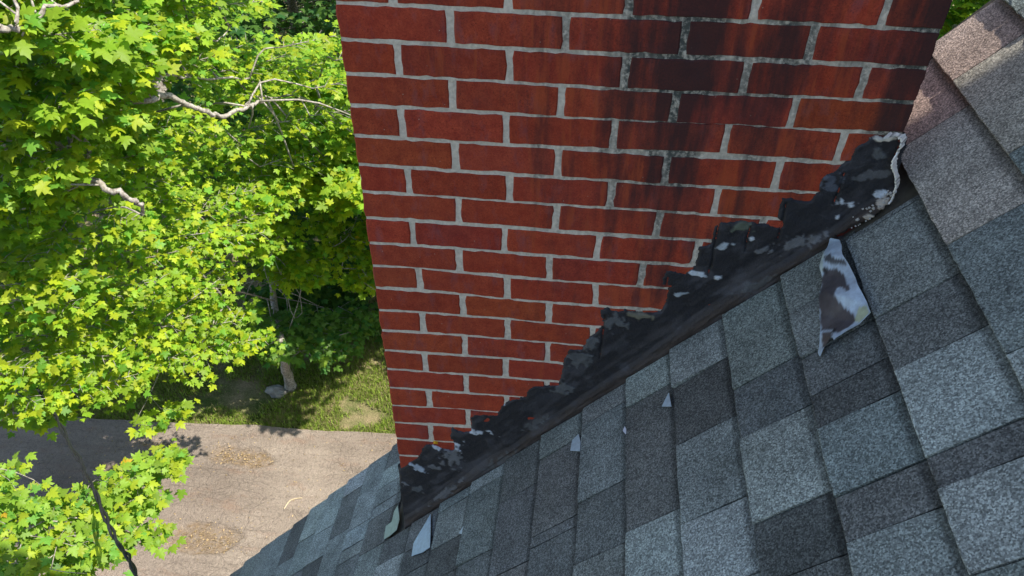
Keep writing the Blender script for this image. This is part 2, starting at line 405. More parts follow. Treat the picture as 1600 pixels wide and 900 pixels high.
# ---- measured joints of the front face: (joint number, row, px, py)
meas = []
for k_, xs, pp in [(0, [1, 2, 3, 4], [(702, 42.5), (884, 53), (1067, 60), (1268, 67.5)]), (1, [.5, 1.5, 2.5, 3.5, 4.5], [(622, 95), (798, 104), (979, 115), (1166, 123.5), (1348, 131)]),
  (2, [1, 2, 3, 4], [(705.5, 147.5), (875, 160), (1054, 170), (1240, 177)]), (3, [.5, 1.5, 2.5, 3.5, 4.5], [(626, 192.5), (790, 202.5), (959, 210), (1134, 215), (1313, 230)]),
  (4, [1, 2, 3, 4], [(711, 245), (872, 255), (1041, 267.5), (1215, 275)]), (5, [.5, 1.5, 2.5, 3.5], [(637.5, 284), (797, 296), (956, 305), (1120, 316)]),
  (6, [1, 2, 3], [(717, 329), (869, 340.5), (1030.5, 351)]), (7, [.5, 1.5, 2.5, 3.5], [(643, 365), (787, 375), (931, 387.5), (1086, 395)]),
  (8, [1, 2, 3], [(716, 407.5), (857.5, 420), (1001, 430)]), (9, [.5, 1.5], [(655, 435), (794, 452)]), (10, [1, 2], [(722, 477), (857, 490)]),
  (11, [.5, 1.5], [(660, 504), (794, 515)]), (12, [1, 2], [(727, 540), (855, 550)]), (13, [.5, 1.5], [(662.5, 567.5), (789, 575)]),
  (14, [1], [(728, 600)]), (15, [.5], [(670, 624)]), (16, [1], [(731, 652)]), (17, [.5], [(672, 677)])]:
    for a_, (u_, v_) in zip(xs, pp): meas.append((a_*LB, -(k_+.5)*Hc, u_, v_))
for k_, (u_, v_) in enumerate([(530, 5), (537, 61), (543, 116), (550, 165), (559, 213), (562, 257), (571, 300), (577, 341), (582, 381), (587, 416), (593, 450), (597, 486), (600, 517), (604, 548), (607, 577), (612, 606), (617, 635), (619, 661), (621, 685), (624, 713)]):
    meas.append((.003, -k_*Hc, u_, v_))
for k_, (u_, v_) in enumerate([(1474, 50), (1449, 107), (1430, 162), (1412, 208)]): meas.append((Wc-.003, -k_*Hc, u_, v_))
mp_ = np.array([(a, b, *wallpt(u, v)) for a, b, u, v in meas]); mdx = mp_[:, 2]-mp_[:, 0]; mdz = mp_[:, 3]-mp_[:, 1]
def corr(x, z):
    w2 = np.exp(-((mp_[:, 0]-x)**2+((mp_[:, 1]-z)*1.2)**2)/(2*.045**2))+1e-12
    w3 = np.exp(-((mp_[:, 0]-x)**2+(mp_[:, 1]-z)**2)/(2*.14**2))
    a = w2.sum()/(w2.sum()+.15); b = w3.sum()/(w3.sum()+.5)
    cx3, cz3 = (w3*mdx).sum()/(w3.sum()+1e-9)*b, (w3*mdz).sum()/(w3.sum()+1e-9)*b
    return x+a*(w2*mdx).sum()/w2.sum()+(1-a)*cx3, z+a*(w2*mdz).sum()/w2.sum()+(1-a)*cz3

bricks = MB(); brnd = []
def add_brick(quad, to3, depth=.02):
    """quad: 4 in-plane corners (ccw from lower-left); ragged outline, eased arris"""
    q = np.array(quad); c = q.mean(0); out = []
    for i in range(4):
        a, b = q[i], q[(i+1) % 4]; L = np.linalg.norm(b-a); m = max(2, int(L/.014))
        for j in range(m):
            t = j/m; p = a+(b-a)*t
            if j == 0: p = p+(c-p)/np.linalg.norm(c-p)*rng.uniform(.0006, .0020)
            else:
                nrm = np.array([(b-a)[1], -(b-a)[0]])/L; p = p-nrm*rng.normal(.0003, .0008)
            out.append(p)
    out = np.array(out); m = len(out)
    inner = out+(c-out)/np.linalg.norm(c-out, axis=1)[:, None]*.0028
    prot = min(.0003, rng.normal(-.0002, .0006))
    V = [to3(*p, depth) for p in out]+[to3(*p, .0022+prot) for p in out]+[to3(*p, 0.0+prot) for p in inner]
    F = []
    for i in range(m):
        j = (i+1) % m
        F += [(i, j, m+j, m+i), (m+i, m+j, 2*m+j, 2*m+i)]
    F.append(tuple(range(2*m, 3*m)))
    g = rng.normal(1.02, .06); col = (g*rng.normal(1, .02), g*rng.normal(1, .06), g*rng.normal(1, .06))
    bricks.add(V, F, col); brnd.extend([tuple(rng.uniform(0, 2.2, 3)*np.array([.35, .35, 1]))]*len(V))
def face(width, off, to3, cf, rows, jb=.0036, jh=.0062, inset=0.0):
    for k in rows:
        z1, z0 = -k*Hc, -(k+1)*Hc
        start = 0 if (k+off) % 2 == 0 else -.5
        m = start
        while m*LB < width-.02:
            a = max(m*LB, inset); b = min((m+1)*LB, width-inset); m += 1
            if b-a < .03: continue
            ja = jh*rng.uniform(.85, 1.2) if a > inset else 0; jb_ = jh*rng.uniform(.8, 1.2) if b < width-inset else 0
            jj = jb*rng.uniform(.85, 1.1)
            ps = [cf(a, z0), cf(b, z0), cf(b, z1), cf(a, z1)]
            (x0, y0), (x1, y1), (x2, y2), (x3, y3) = ps
            add_brick([(x0+ja, y0+jj), (x1-jb_, y1+jj), (x2-jb_, y2-jj), (x3+ja, y3-jj)], to3)
ident = lambda x, z: (x, z)
ROWS = range(-15, 29)
def cf_front(x, z):
    X, Z = corr(x, z)
    if x <= 0: X = x
    if x >= Wc: X = x
    return X, Z
face(Wc, 0, lambda x, z, d: (x, d, z), cf_front, ROWS)
face(Dc, 1, lambda x, z, d: (d, x, z), ident, ROWS, inset=.021)
face(Dc, 1, lambda x, z, d: (Wc-d, x, z), ident, ROWS, inset=.021)
face(Wc, 0, lambda x, z, d: (x, Dc-d, z), ident, ROWS)
ZT = 15*Hc
mort = MB()
# mortar core: finely gridded front so its face is slightly uneven, set 2 mm behind the brick faces
nx, nz = 260, 420; xx = np.linspace(.0025, Wc-.0025, nx); zz = np.linspace(-1.95, ZT, nz)
A, B = np.meshgrid(xx, zz, indexing='ij'); P3 = np.c_[A.ravel(), 0*A.ravel(), B.ravel()]
yy = .0023-.0017*(fbm(P3, 70, 3, 6)-.35)
I = np.arange(nx*nz).reshape(nx, nz)
Q = np.stack([I[:-1, :-1], I[1:, :-1], I[1:, 1:], I[:-1, 1:]], -1).reshape(-1, 4)
Vb = np.array([(x, y, z) for x in (.0025, Wc-.0025) for y in (.004, Dc-.003) for z in (-1.95, ZT)]); b0 = len(P3)
Qb = np.array([(0, 1, 3, 2), (4, 6, 7, 5), (0, 4, 5, 1), (2, 3, 7, 6), (0, 2, 6, 4), (1, 5, 7, 3)])+b0
# close the 4 mm lip between grid and box
chim = mesh_obj('chimney', np.r_[np.c_[P3[:, 0], yy, P3[:, 2]], Vb], mat=M['mortar'], tri=np.r_[Q, Qb], smooth=False)
adopt(chim, house); tag(chim, 'red brick chimney with black streaks and tarred foot')
o = bricks.build('brickwork', M['brick'], extra=brnd); adopt(o, chim)
mb = MB(); mb.box(-.05, Wc+.05, -.05, Dc+.05, ZT+.001, ZT+.07); o = mb.build('chimney_crown', M['concrete']); adopt(o, chim)
for cx in (.3, .72):
    mb = MB()
    pr = [(.10, 0), (.10, .22), (.115, .22), (.115, .26), (.085, .26), (.085, .02)]; V = []; n = 20
    for rr, h in pr: V += [(cx+rr*math.cos(2*math.pi*i/n), Dc/2+rr*math.sin(2*math.pi*i/n), ZT+.07+h) for i in range(n)]
    mb.add(V, [(a*n+i, a*n+(i+1) % n, (a+1)*n+(i+1) % n, (a+1)*n+i) for a in range(len(pr)-1) for i in range(n)])
    o = mb.build('flue_pot', M['clay']); adopt(o, chim)

# ---- roof: deck, rake board, shingles
S0, S1, YR, YF = -3.6, 3.75, .405, -6.4
RX, RZ = S1*CA, RB+S1*SA                        # ridge
def YRf(s): return .437-.044*max(0, min(s, 2.2))
deck = MB()
def slab(mb_, s0, s1, y0, y1, u0, u1, c=(1, 1, 1)):
    if s0 < 0 < s1: slab(mb_, s0, 0, y0, y1, u0, u1, c); slab(mb_, 0, s1, y0, y1, u0, u1, c); return
    V = [RP(s, y if y < .3 else y-YR+YRf(s), u) for s in (s0, s1) for y in (y0, y1) for u in (u0, u1)]
    mb_.add(V, [(0, 1, 3, 2), (4, 6, 7, 5), (0, 4, 5, 1), (2, 3, 7, 6), (0, 2, 6, 4), (1, 5, 7, 3)], c)
slab(deck, S0, S1, YF, YR-.012, -.02, -.006)
V = [(2*RX-x, y, z) for (x, y, z) in deck.v]; deck.add(V, [tuple(f) for f in deck.f])
roof = deck.build('roof', M['wood']); adopt(roof, house); tag(roof, 'steep roof of weathered grey laminated shingles')

TONE = dict(L=(.250, .290, .278), M=(.175, .205, .198), D=(.122, .136, .133), K=(.088, .098, .097), B=(.122, .126, .122), P=(.36, .275, .235), G=(.33, .305, .265))  # P and G: brown-blend tabs with warm grazing sunlight painted into the tone
cs = [.0, .1505, .3010, .4515, .6325-.0, .788, .938, 1.077, 1.228, 1.379, 1.528, 1.680, 1.827, 1.978]
cs[1:4] = [.035, .185, .335]; cs[0] = -.115; cs.insert(4, .485)
lines = list(np.arange(-.115-24*.1505, -.12, .1505))+cs+[1.978+.1505*i for i in range(1, 14)]
lines = [s for s in lines if s < S1]
def band(s): return min(range(len(lines)), key=lambda i: abs(lines[i]-s))
given = {1.978: ('G', []), 1.827: ('P', [((1494, 127), (1598, 60), 'G'), ((1583, 243), (1600, 235), 'M')]),
 1.680: ('P', [((1410, 235), (1517, 167), 'G'), ((1481, 382), (1600, 328), 'M'), ((1580, 557), (1600, 552), 'L')]),
 1.528: ('M', [((1387, 489), (1501, 431), 'D'), ((1402, 576), (1547, 516), 'L-'), ((1456, 716), (1600, 657), 'B'), ((1476, 766), (1600, 717), 'L'), ((1527, 898), (1600, 883), 'M')]),
 1.379: ('M', [((1236, 487), (1282, 476), 'M'), ((1300, 538), (1370, 497), 'D'), ((1274, 617), (1392, 561), 'K'), ((1287, 666), (1411, 614), 'M-'), ((1312, 775), (1453, 721), 'D'), ((1343, 841), (1474, 796), 'M-')]),
 1.228: ('M', [((1153, 607), (1244, 562), 'D'), ((1160, 685), (1274, 637), 'L-'), ((1184, 817), (1306, 771), 'K'), ((1195, 896), (1335, 886), 'D-')]),
 1.077: ('L', [((1048, 611), (1132, 565), 'K'), ((1063, 690), (1155, 656), 'M-'), ((1072, 821), (1172, 775), 'L')]),
 .938: ('L', [((976, 638), (1044, 610), 'D'), ((986, 827), (1067, 800), 'L')]),
 .788: ('M', [((912, 784), (986, 747), 'D')]),
 .6325: ('D', [((842, 851), (905, 824), 'D'), ((840, 836), (907, 805), 'D')]),
 .485: ('D', [((779, 785), (840, 762), 'D'), ]), .335: ('M', [((722, 881), (777, 858), 'D')])}
sh = MB()
def tab(s0, s1, y0, y1, tone, thick, lift=0.0):
    """one exposed shingle tab: butt edge at s0 with ragged granules, tapers up the slope under the next course"""
    c = np.array(TONE[tone])*rng.normal(1, .05)*np.array([1.04, 1, .95]); c *= np.array([rng.normal(1, .02), 1, rng.normal(1, .02)])
    ns, nn = 9, max(3, int(abs(y1-y0)/.012)); gap = .0016
    ya, yb = min(y0, y1)+gap, max(y0, y1)-gap
    if yb-ya < .006: return
    V = []; C = []
    wv = rng.uniform(0, 99); curl = rng.uniform(0, .0022)
    ss = [s0, s0+.0015, s0+.006, s0+.02, s0+.06, s1-.022, s1-.014, s1-.004, s1+.02]
    L = s1-s0
    jn = np.cumsum(rng.normal(0, .0005, nn+1)); jn -= np.linspace(jn[0], jn[-1], nn+1)
    for i, s in enumerate(ss):
        for j in range(nn+1):
            y = ya+(yb-ya)*j/nn
            e = (jn[j]+rng.normal(0, .0005)) if i < 3 else 0
            ey = rng.normal(0, .0004) if j in (0, nn) else 0
            u = thick*(1-.80*min(1, max(0, (s-s0))/L))+lift*(1-(s-s0)/L)
            if i == 0: u -= .0012
            if j in (0, nn): u -= .0008
            u += curl*math.sin((y*9)+wv)*(1-(s-s0)/L)+rng.normal(0, .0002)
            V.append(RP(s+e, y+ey, u)); f = .45 if (i >= 7) else (.55 if i == 6 else 1); C.append(tuple(c*f))
    b = len(V); m = nn+1
    for s in (s0, s1+.02):
        for j in range(m): V.append(RP(s, ya+(yb-ya)*j/nn, -.006)); C.append(tuple(c*.5))
    F = [(i*m+j, i*m+j+1, (i+1)*m+j+1, (i+1)*m+j) for i in range(8) for j in range(nn)]
    F += [(j+1, j, b+j, b+j+1) for j in range(nn)]
    F.append(tuple([b]+[i*m for i in range(9)]+[b+m])[::-1]); F.append(tuple([b+nn]+[i*m+nn for i in range(9)]+[b+m+nn]))
    b1 = len(sh.v); sh.v += V; sh.f += [tuple(b1+q for q in f) for f in F]; sh.c += C
pool = ['L', 'M', 'M', 'D', 'D', 'K', 'M', 'B', 'L']
kinds = {}
for i, s0 in enumerate(lines):
    s1 = lines[i+1] if i+1 < len(lines) else S1
    YR = YRf(s0)
    key = min(given, key=lambda g: abs(g-s0)); key = key if abs(key-s0) < .01 else None
    xa = s0*CA; mid = (s0+s1)/2
    cuts = []; tones = []
    first = None
    if key is not None:
        first = given[key][0]
        lst = []
        for (a, b, t) in given[key][1]:
            lst.append(((roofpt(*a)[1]+roofpt(*b)[1])/2, t))
        lst.sort(key=lambda q: -q[0]); cuts = [q[0] for q in lst]; tones = [q[1] for q in lst]
    segs = []                                   # (y_hi, y_lo, tone)
    ystart = YR+rng.uniform(-.004, .008)
    y = ystart
    if cuts:
        segs.append((None, cuts[0], first))
        for a in range(len(cuts)-1): segs.append((cuts[a], cuts[a+1], tones[a]))
        wlast = rng.uniform(.14, .26); segs.append((cuts[-1], cuts[-1]-wlast, tones[-1])); lo = segs[-1][1]
        # from the rake down to the first measured tab
        top = cuts[0]
        if s0 > 1.7 or s0 < -.0: hi_list = [YR]
        # fill between rake and cut with one or two tabs
        segs[0] = (top+min(.22, YR-top), top, first); y = segs[0][0]
        up = []
        while y < YR-.01:
            y2 = min(YR, y+rng.uniform(.09, .2)); up.append((y2, y, random.choice(pool))); y = y2
        segs = up[::-1]+segs
    else: lo = YR
    if not cuts:
        lo = YR
    while lo > -1.75:
        y2 = lo-random.choice([.05, .08, .11, .14, .17, .2])*rng.uniform(.9, 1.1); segs.append((lo, y2, random.choice(pool))); lo = y2
    while lo > YF:
        y2 = lo-rng.uniform(.2, .5); segs.append((lo, y2, random.choice(pool))); lo = y2
    if s0 > 2.0 and key is None: pass
    for (yh, yl, t) in segs:
        soft = t.endswith('-'); t = t[0]
        if yh >= YR-.012: yh = YR+rng.uniform(-.006, .010)
        thick = {'L': .0120, 'G': .0120, 'P': .0115, 'M': .0105, 'B': .0082, 'D': .0080, 'K': .0076}[t]+rng.uniform(-.0005, .0008)
        xs0, xs1 = s0*CA, s1*CA
        inside = xs1 > .0 and xs0 < Wc+.002
        pieces = [(yh, yl)]
        if inside:                              # chimney stands here
            front = -.014; back = Dc+.004
            if xs0 > Wc-.05 and xs0 < Wc: front = -.014
            pieces = []
            if yh > back: pieces.append((yh, max(yl, back)))
            if yl < front: pieces.append((min(yh, front), yl))
        if abs(s0-1.528) < .01:                # torn back beside the chimney corner: deck shows
            pieces = [(min(a, -.030), b) for a, b in pieces if b < -.030]+([(yh, max(yl, Dc+.004))] if yh > Dc+.02 else [])
        for a, b in pieces:
            if a-b > .006: tab(s0, s1, a, b, t, thick)
YR = .405
shing = mesh_obj('shingles', sh.v, sh.f, M['shingle'], smooth=False, cols={'Col': np.array(sh.c)}); adopt(shing, roof)
mb = MB(); slab(mb, S0, S1, YF, YR-.002, -.0055, -.004); o = mb.build('underlayment', M['felt']); adopt(o, roof)
mb = MB(); slab(mb, S0, S1, YR-.035, YR-.010, -.17, -.0205)
o = mb.build('rake_board', M['siding']); adopt(o, roof)
mb = MB(); V = [(2*RX-x, y, z) for (x, y, z) in [RP(s, y, u) for s in (S0, S1+.004) for y in (YF, YR) for u in (-.004, .009)]]
mb.add(V, [(0, 1, 3, 2), (4, 6, 7, 5), (0, 4, 5, 1), (2, 3, 7, 6), (0, 2, 6, 4), (1, 5, 7, 3)], (.13, .14, .15))
o = mb.build('far_slope_shingles', M['shingle']); adopt(o, roof)
# ridge caps
mb = MB()
for i in range(44):
    y0 = YR-i*.155; z0 = .010+.006*(i % 2)
    for sgn in (-1, 1):
        V = [(RX, y, RZ+.016+dz) for y, dz in ((y0, .004), (y0-.2, 0))]+[(RX+sgn*.13*CA, y, RZ+.016-.13*SA+dz) for y, dz in ((y0, .004), (y0-.2, 0))]
        mb.add(V, [(0, 1, 3, 2)] if sgn > 0 else [(0, 2, 3, 1)], tuple(np.array(TONE['M'])*rng.uniform(.7, 1.2)))
o = mb.build('ridge_cap', M['shingle']); adopt(o, roof)
# walls of the house below the roof
mb = MB(); XL = (S0+.55)*CA; XRt = 2*RX-XL; zl = RB+XL*math.tan(ALPHA)-.10
V = []; yw0, yw1 = YF+.3, YR-.22
for yv in (yw0, yw1): V += [(XL, yv, GZ-.1), (XRt, yv, GZ-.1), (XRt, yv, zl), (RX, yv, RZ-.12), (XL, yv, zl)]
mb.add(V, [(0, 1, 2, 3, 4), (9, 8, 7, 6, 5), (0, 4, 9, 5), (1, 6, 7, 2), (2, 7, 8, 3), (3, 8, 9, 4)])
hw = mb.build('wall', M['siding']); adopt(hw, house)
mb = MB(); z = GZ+.3
while z < RZ-.5:
    hw_ = (XRt-XL)/2 if z < zl else (RZ-.12-z)/math.tan(ALPHA)
    mb.box(RX-hw_+.02, RX+hw_-.02, yw1+.001, yw1+.012, z, z+.02); z += .12
o = mb.build('clapboard', M['siding']); adopt(o, hw)

# unseen house block added up-slope on the right to keep sun off this roof
WX0, WX1, WY0, WY1, WZ1 = 2.30, 7.6, -6.3, -.215, 3.35
mb = MB(); mb.box(WX0, WX1, WY0, WY1, GZ, WZ1)
zc = 1.2
while zc < WZ1-.15: mb.box(WX0-.012, WX0-.001, WY0+.01, WY1-.01, zc, zc+.02); mb.box(WX0+.01, WX1-.01, WY1+.001, WY1+.012, zc, zc+.02); zc += .12
shade_wing = mb.build('added_shade_wing', M['siding']); adopt(shade_wing, house)
mb = MB(); yc = (WY0+WY1)/2
V = [(WX0-.12, WY0-.2, WZ1+.002), (WX1+.2, WY0-.2, WZ1+.002), (WX1+.2, WY1+.03, WZ1+.002), (WX0-.12, WY1+.03, WZ1+.002), (WX0+2.6, yc, WZ1+1.9), (WX1-2.4, yc, WZ1+1.9)]
mb.add(V, [(0, 1, 2, 3)[::-1], (0, 1, 5, 4), (1, 2, 5), (2, 3, 4, 5), (3, 0, 4)], (.13, .15, .15)); o = mb.build('shade_wing_roof', M['shingle']); adopt(o, shade_wing)
mb = MB(); mb.box(WX0-.05, WX0-.0125, -3.0, -1.9, 1.75, 2.95); o = mb.build('added_window_frame', mat_plain('white_trim', (.75, .75, .72), (.8, .8, .78))); adopt(o, shade_wing)  # window invented along with the added block
k = NT('window_glass'); k.b.inputs['Metallic'].default_value = 0; mb = MB(); mb.box(WX0-.056, WX0-.0505, -2.93, -1.97, 1.82, 2.88); o = mb.build('added_window_pane', k.done((.02, .025, .03), .05, .5)); adopt(o, shade_wing)

# ---- black roofing tar over the flashing
top = [(616, 840), (622, 790), (623, 765), (622, 735), (629, 727), (642, 720), (653, 714), (660, 698), (664, 693), (676, 693), (687, 697), (707, 701), (709, 693), (701, 682), (703, 669), (707, 668),
 (724, 674), (735, 672), (732, 652), (740, 647), (775, 645), (784, 632), (800, 622), (820, 621), (820, 612), (832, 602), (870, 600), (875, 585), (880, 560), (887, 545), (907, 543), (916, 530), (925, 522), (937, 512), (937, 484), (944, 480),
 (985, 485), (1030, 486), (1038, 468), (1043, 448), (1030, 446), (1035, 430), (1041, 422), (1070, 424), (1087, 416), (1092, 386), (1107, 378), (1112, 362), (1122, 346), (1155, 343), (1217, 351), (1213, 330), (1220, 307), (1265, 312), (1277, 300),
 (1280, 277), (1290, 270), (1305, 267), (1325, 250), (1335, 232), (1362, 209), (1378, 211), (1407, 212), (1409, 224), (1399, 252), (1401, 282), (1394, 312), (1357, 340), (1310, 366)]
tp = [wallpt(*p) for p in top]
tp += [(1.30, RB+1.30*math.tan(ALPHA)-.35), (-.1, RB-.45)]
def sl2w(u, v): return u*CA-v*SA, RB+u*SA+v*CA
nu, nv = 860, 150
uu = np.linspace(-.06, 1.90, nu); vv = np.linspace(-.03, .36, nv)
U, Vv = np.meshgrid(uu, vv, indexing='ij'); U, Vv = U.ravel(), Vv.ravel()
WX, WZ = sl2w(U, Vv); PP = np.c_[WX, 0*WX, WZ]
D = sdf(WX, WZ, tp)
rag = (fbm(PP, 40, 5, 31)-.5)*.014+(fbm(PP, 210, 3, 33)-.5)*.007
Dr = D+rag
ins = np.clip(Dr/.006, 0, 1); ins = ins*ins*(3-2*ins)
nz_ = fbm(PP, 28, 4, 32)
# bead at the foot: drawn along the slope, uneven
bw = .026+.014*(fbm(np.c_[U, 0*U, 0*U], 7, 3, 41)-.5)*2
q = np.clip(1-np.abs(Vv-.006)/bw, 0, 1)
bead = (.008+.007*(fbm(np.c_[U*3, Vv*30, 0*U], 5, 3, 44)-.5))*np.sqrt(np.clip(1-(1-q)**2, 0, 1))
th = -.006+ins*(.0085+.004*(nz_-.35))+ins*bead
strk = fbm(np.c_[U*14, Vv*110, 0*U], 1.0, 4, 47)
th += ins*.002*(strk-.5)+ins*.003*(fbm(np.c_[U*32, Vv*45, 0*U], 1.0, 4, 51)-.5)
smg = np.clip((fbm(np.c_[U*22, Vv*40, 0*U], 1.0, 6, 53)-.52)/.10, 0, 1)[:, None]*.6*(.3+.7*np.clip(fbm(PP, 9, 2, 57)*2-.6, 0, 1))[:, None]; SMG = smg
keep = (WX > -.012) & (WX < Wc+.022)
col = np.tile(np.array([.0185, .0185, .023]), (len(U), 1))
bf = np.clip(q*1.6, 0, 1)[:, None]; col = col*(1-bf)+np.array([.058, .045, .040])*bf
hl = np.clip((fbm(np.c_[U*9, Vv*70, 0*U], 1.0, 4, 48)-.46)/.14, 0, 1)*np.clip(1-np.abs(Vv-.048)/.026, 0, 1)  # streaky highlight painted into the tar colour just above the bead
col = col*(1-.75*hl[:, None])+np.array([.075, .07, .075])*.75*hl[:, None]
col = col*(1-SMG)+np.array([.080, .080, .092])*SMG
def blob(px, py, rx, ry, ang, c, amt=1.0, raise_=.0, hard=1.6):
    global th, col
    x0, z0 = wallpt(px, py); sc = np.linalg.norm(np.array(wallpt(px+1, py))-np.array([x0, z0]))
    scz = np.linalg.norm(np.array(wallpt(px, py+1))-np.array([x0, z0]))
    dx_, dz_ = (WX-x0)/sc, -(WZ-z0)/scz; ca, sa = math.cos(R(ang)), math.sin(R(ang))
    e = np.hypot((dx_*ca+dz_*sa)/rx, (-dx_*sa+dz_*ca)/ry)+(fbm(PP, 95, 5, int(px))-.5)*3.2
    m = np.clip((1.15-e)*hard*2, 0, 1)*amt*(ins > .5)
    col = col*(1-m[:, None])+np.array(c)*m[:, None]; th = th+m*raise_
WH = (.55, .60, .66); GY = (.14, .145, .155); G2 = (.09, .095, .10)
for b_ in [(750, 674, 16, 4, 5, WH), (698, 698, 14, 5, 0, WH), (716, 694, 10, 4, -25, WH), (706, 712, 12, 13, 0, GY), (651, 728, 12, 4, 30, (.35, .40, .47)), (681, 729, 9, 3, 5, GY), (655, 762, 9, 4, 0, G2), (632, 755, 5, 2, 0, GY),
           (1090, 427, 16, 3, 8, WH), (1121, 431, 9, 3, -10, WH), (1062, 457, 13, 4, -5, (.33, .38, .42)), (1322, 316, 13, 5, 0, WH), (1308, 338, 4, 7, 0, WH), (1240, 378, 34, 8, -22, GY), (1190, 390, 10, 4, -30, GY),
           (1136, 380, 14, 4, -30, (.33, .37, .40)), (1160, 355, 14, 6, 0, (.10, .12, .09)), (920, 530, 12, 14, 0, G2), (905, 560, 14, 10, 0, G2), (1372, 236, 14, 12, 0, G2), (1360, 272, 26, 7, -8, GY, .6), (1296, 288, 16, 14, 0, (.10, .115, .15), .7),
           (1000, 492, 14, 5, 0, (.16, .15, .11)), (960, 500, 16, 12, 0, G2), (880, 605, 14, 8, 0, G2), (1385, 214, 18, 4, 5, (.62, .58, .50)), (1180, 440, 24, 5, -30, G2, .7), (790, 712, 30, 5, -30, G2, .7), (700, 765, 24, 4, -40, GY, .7), (835, 660, 18, 5, -30, G2, .8),
           (1383, 316, 12, 9, 0, (.55, .48, .42)), (1355, 336, 8, 4, 0, (.7, .62, .52)), (1175, 372, 3, 3, 0, WH), (787, 628, 4, 4, 0, WH), (1375, 300, 6, 5, 0, WH)]:
    blob(*b_, raise_=.0015) if len(b_) == 6 else blob(*b_[:6], amt=b_[6], raise_=.001)
for (sx_, sy0, sy1) in [(1312, 268, 318), (1116, 345, 428), (1222, 315, 372), (1040, 432, 470), (941, 490, 560), (1168, 350, 392)]:
    x0, z0 = wallpt(sx_, sy0); x1, z1 = wallpt(sx_, sy1)
    dd_ = np.abs(WX-(x0+x1)/2+.004*(fbm(PP, 30, 2, 61)-.5)); mk = np.clip(1-dd_/.0028, 0, 1)*((WZ < z0) & (WZ > z1)); th = th-mk*.004; col = col*(1-.7*mk[:, None])
I = np.arange(nu*nv).reshape(nu, nv)
Q = np.stack([I[:-1, :-1], I[1:, :-1], I[1:, 1:], I[:-1, 1:]], -1).reshape(-1, 4)
okq = (Dr[Q] > -.012).all(1) & keep[Q].all(1)
Q = Q[okq]; used = np.unique(Q); remap = -np.ones(nu*nv, int); remap[used] = np.arange(len(used))
WXc = np.clip(WX, -.008, Wc+.016)
o = mesh_obj('tar_sealant', np.c_[WXc, -th, WZ][used], mat=M['tar'], tri=remap[Q][:, ::-1], smooth=True, cols={'Col': col[used]})
adopt(o, chim); tag(o, 'ragged black tar smeared over the foot of the chimney')

# ---- torn flashing edge at the right corner, white by colour rather than direct sun
def ribbon(name, pts3, wdir, width, thick, col, parent, jit=.002, n=60):
    P = spline(pts3, n); P = P+np.c_[rng.normal(0, jit, n), rng.normal(0, jit*.6, n), rng.normal(0, jit, n)]
    wdir = np.asarray(wdir, float); wdir /= np.linalg.norm(wdir); T = np.gradient(P, axis=0); T /= np.linalg.norm(T, axis=1)[:, None]
    N = np.cross(T, wdir); N /= np.linalg.norm(N, axis=1)[:, None]; W = width*(.25+1.6*fbm(np.c_[np.linspace(0, 5, n), np.zeros(n), np.zeros(n)], 1.6, 3, 91)**1.5)[:, None]
    V = np.concatenate([P-wdir*W/2-N*thick, P+wdir*W/2-N*thick, P+wdir*W/2+N*thick, P-wdir*W/2+N*thick])
    F = [(a*n+i, a*n+i+1, ((a+1) % 4)*n+i+1, ((a+1) % 4)*n+i) for a in range(4) for i in range(n-1)]+[(0, n, 2*n, 3*n), (4*n-1, 3*n-1, 2*n-1, n-1)]
    c = np.tile(np.array(col), (4*n, 1)); g = np.tile(rng.random(n) < .12, 4); c[g] *= .35
    return adopt(mesh_obj(name, V, F, M['metal'], cols={'Col': c}), parent)
def W3(px, py, y): x, z = wallpt(px, py, y); return (x, y, z)
fl = ribbon('corner_flashing', [W3(1384, 212, -.014), W3(1404, 211, -.012), W3(1412, 219, -.012), W3(1404, 236, -.014), W3(1397, 252, -.016), W3(1399, 268, -.016), W3(1402, 285, -.018), W3(1397, 304, -.020), W3(1391, 316, -.022)],
            (.55, .75, .1), .017, .0013, (.86, .84, .78), chim, jit=.0008)
tag(fl, 'white torn flashing edge at the chimney corner')
# crumbled bits along the edge
mb = MB()
for i in range(30):
    t = rng.random(); a = np.array([1397, 300]); b = np.array([1330, 350]); p = a+(b-a)*t**1.2+rng.normal(0, 4, 2)
    x, z = wallpt(p[0], p[1], -.03); r0 = rng.uniform(.0015, .004)
    ph = rng.random(3)*6
    V = [(x+r0*dx_*rng.uniform(.7, 1.3), -.03+r0*dy_*rng.uniform(.7, 1.3), z+r0*dz_*rng.uniform(.7, 1.3)) for dx_, dy_, dz_ in ((1, 0, 0), (-1, 0, 0), (0, 1, 0), (0, -1, 0), (0, 0, 1), (0, 0, -1))]
    mb.add(V, [(0, 2, 4), (2, 1, 4), (1, 3, 4), (3, 0, 4), (2, 0, 5), (1, 2, 5), (3, 1, 5), (0, 3, 5)], (.5, .43, .36) if rng.random() < .4 else (.3, .25, .21))
o = mb.build('crumbled_mortar', M['concrete']); adopt(o, chim)

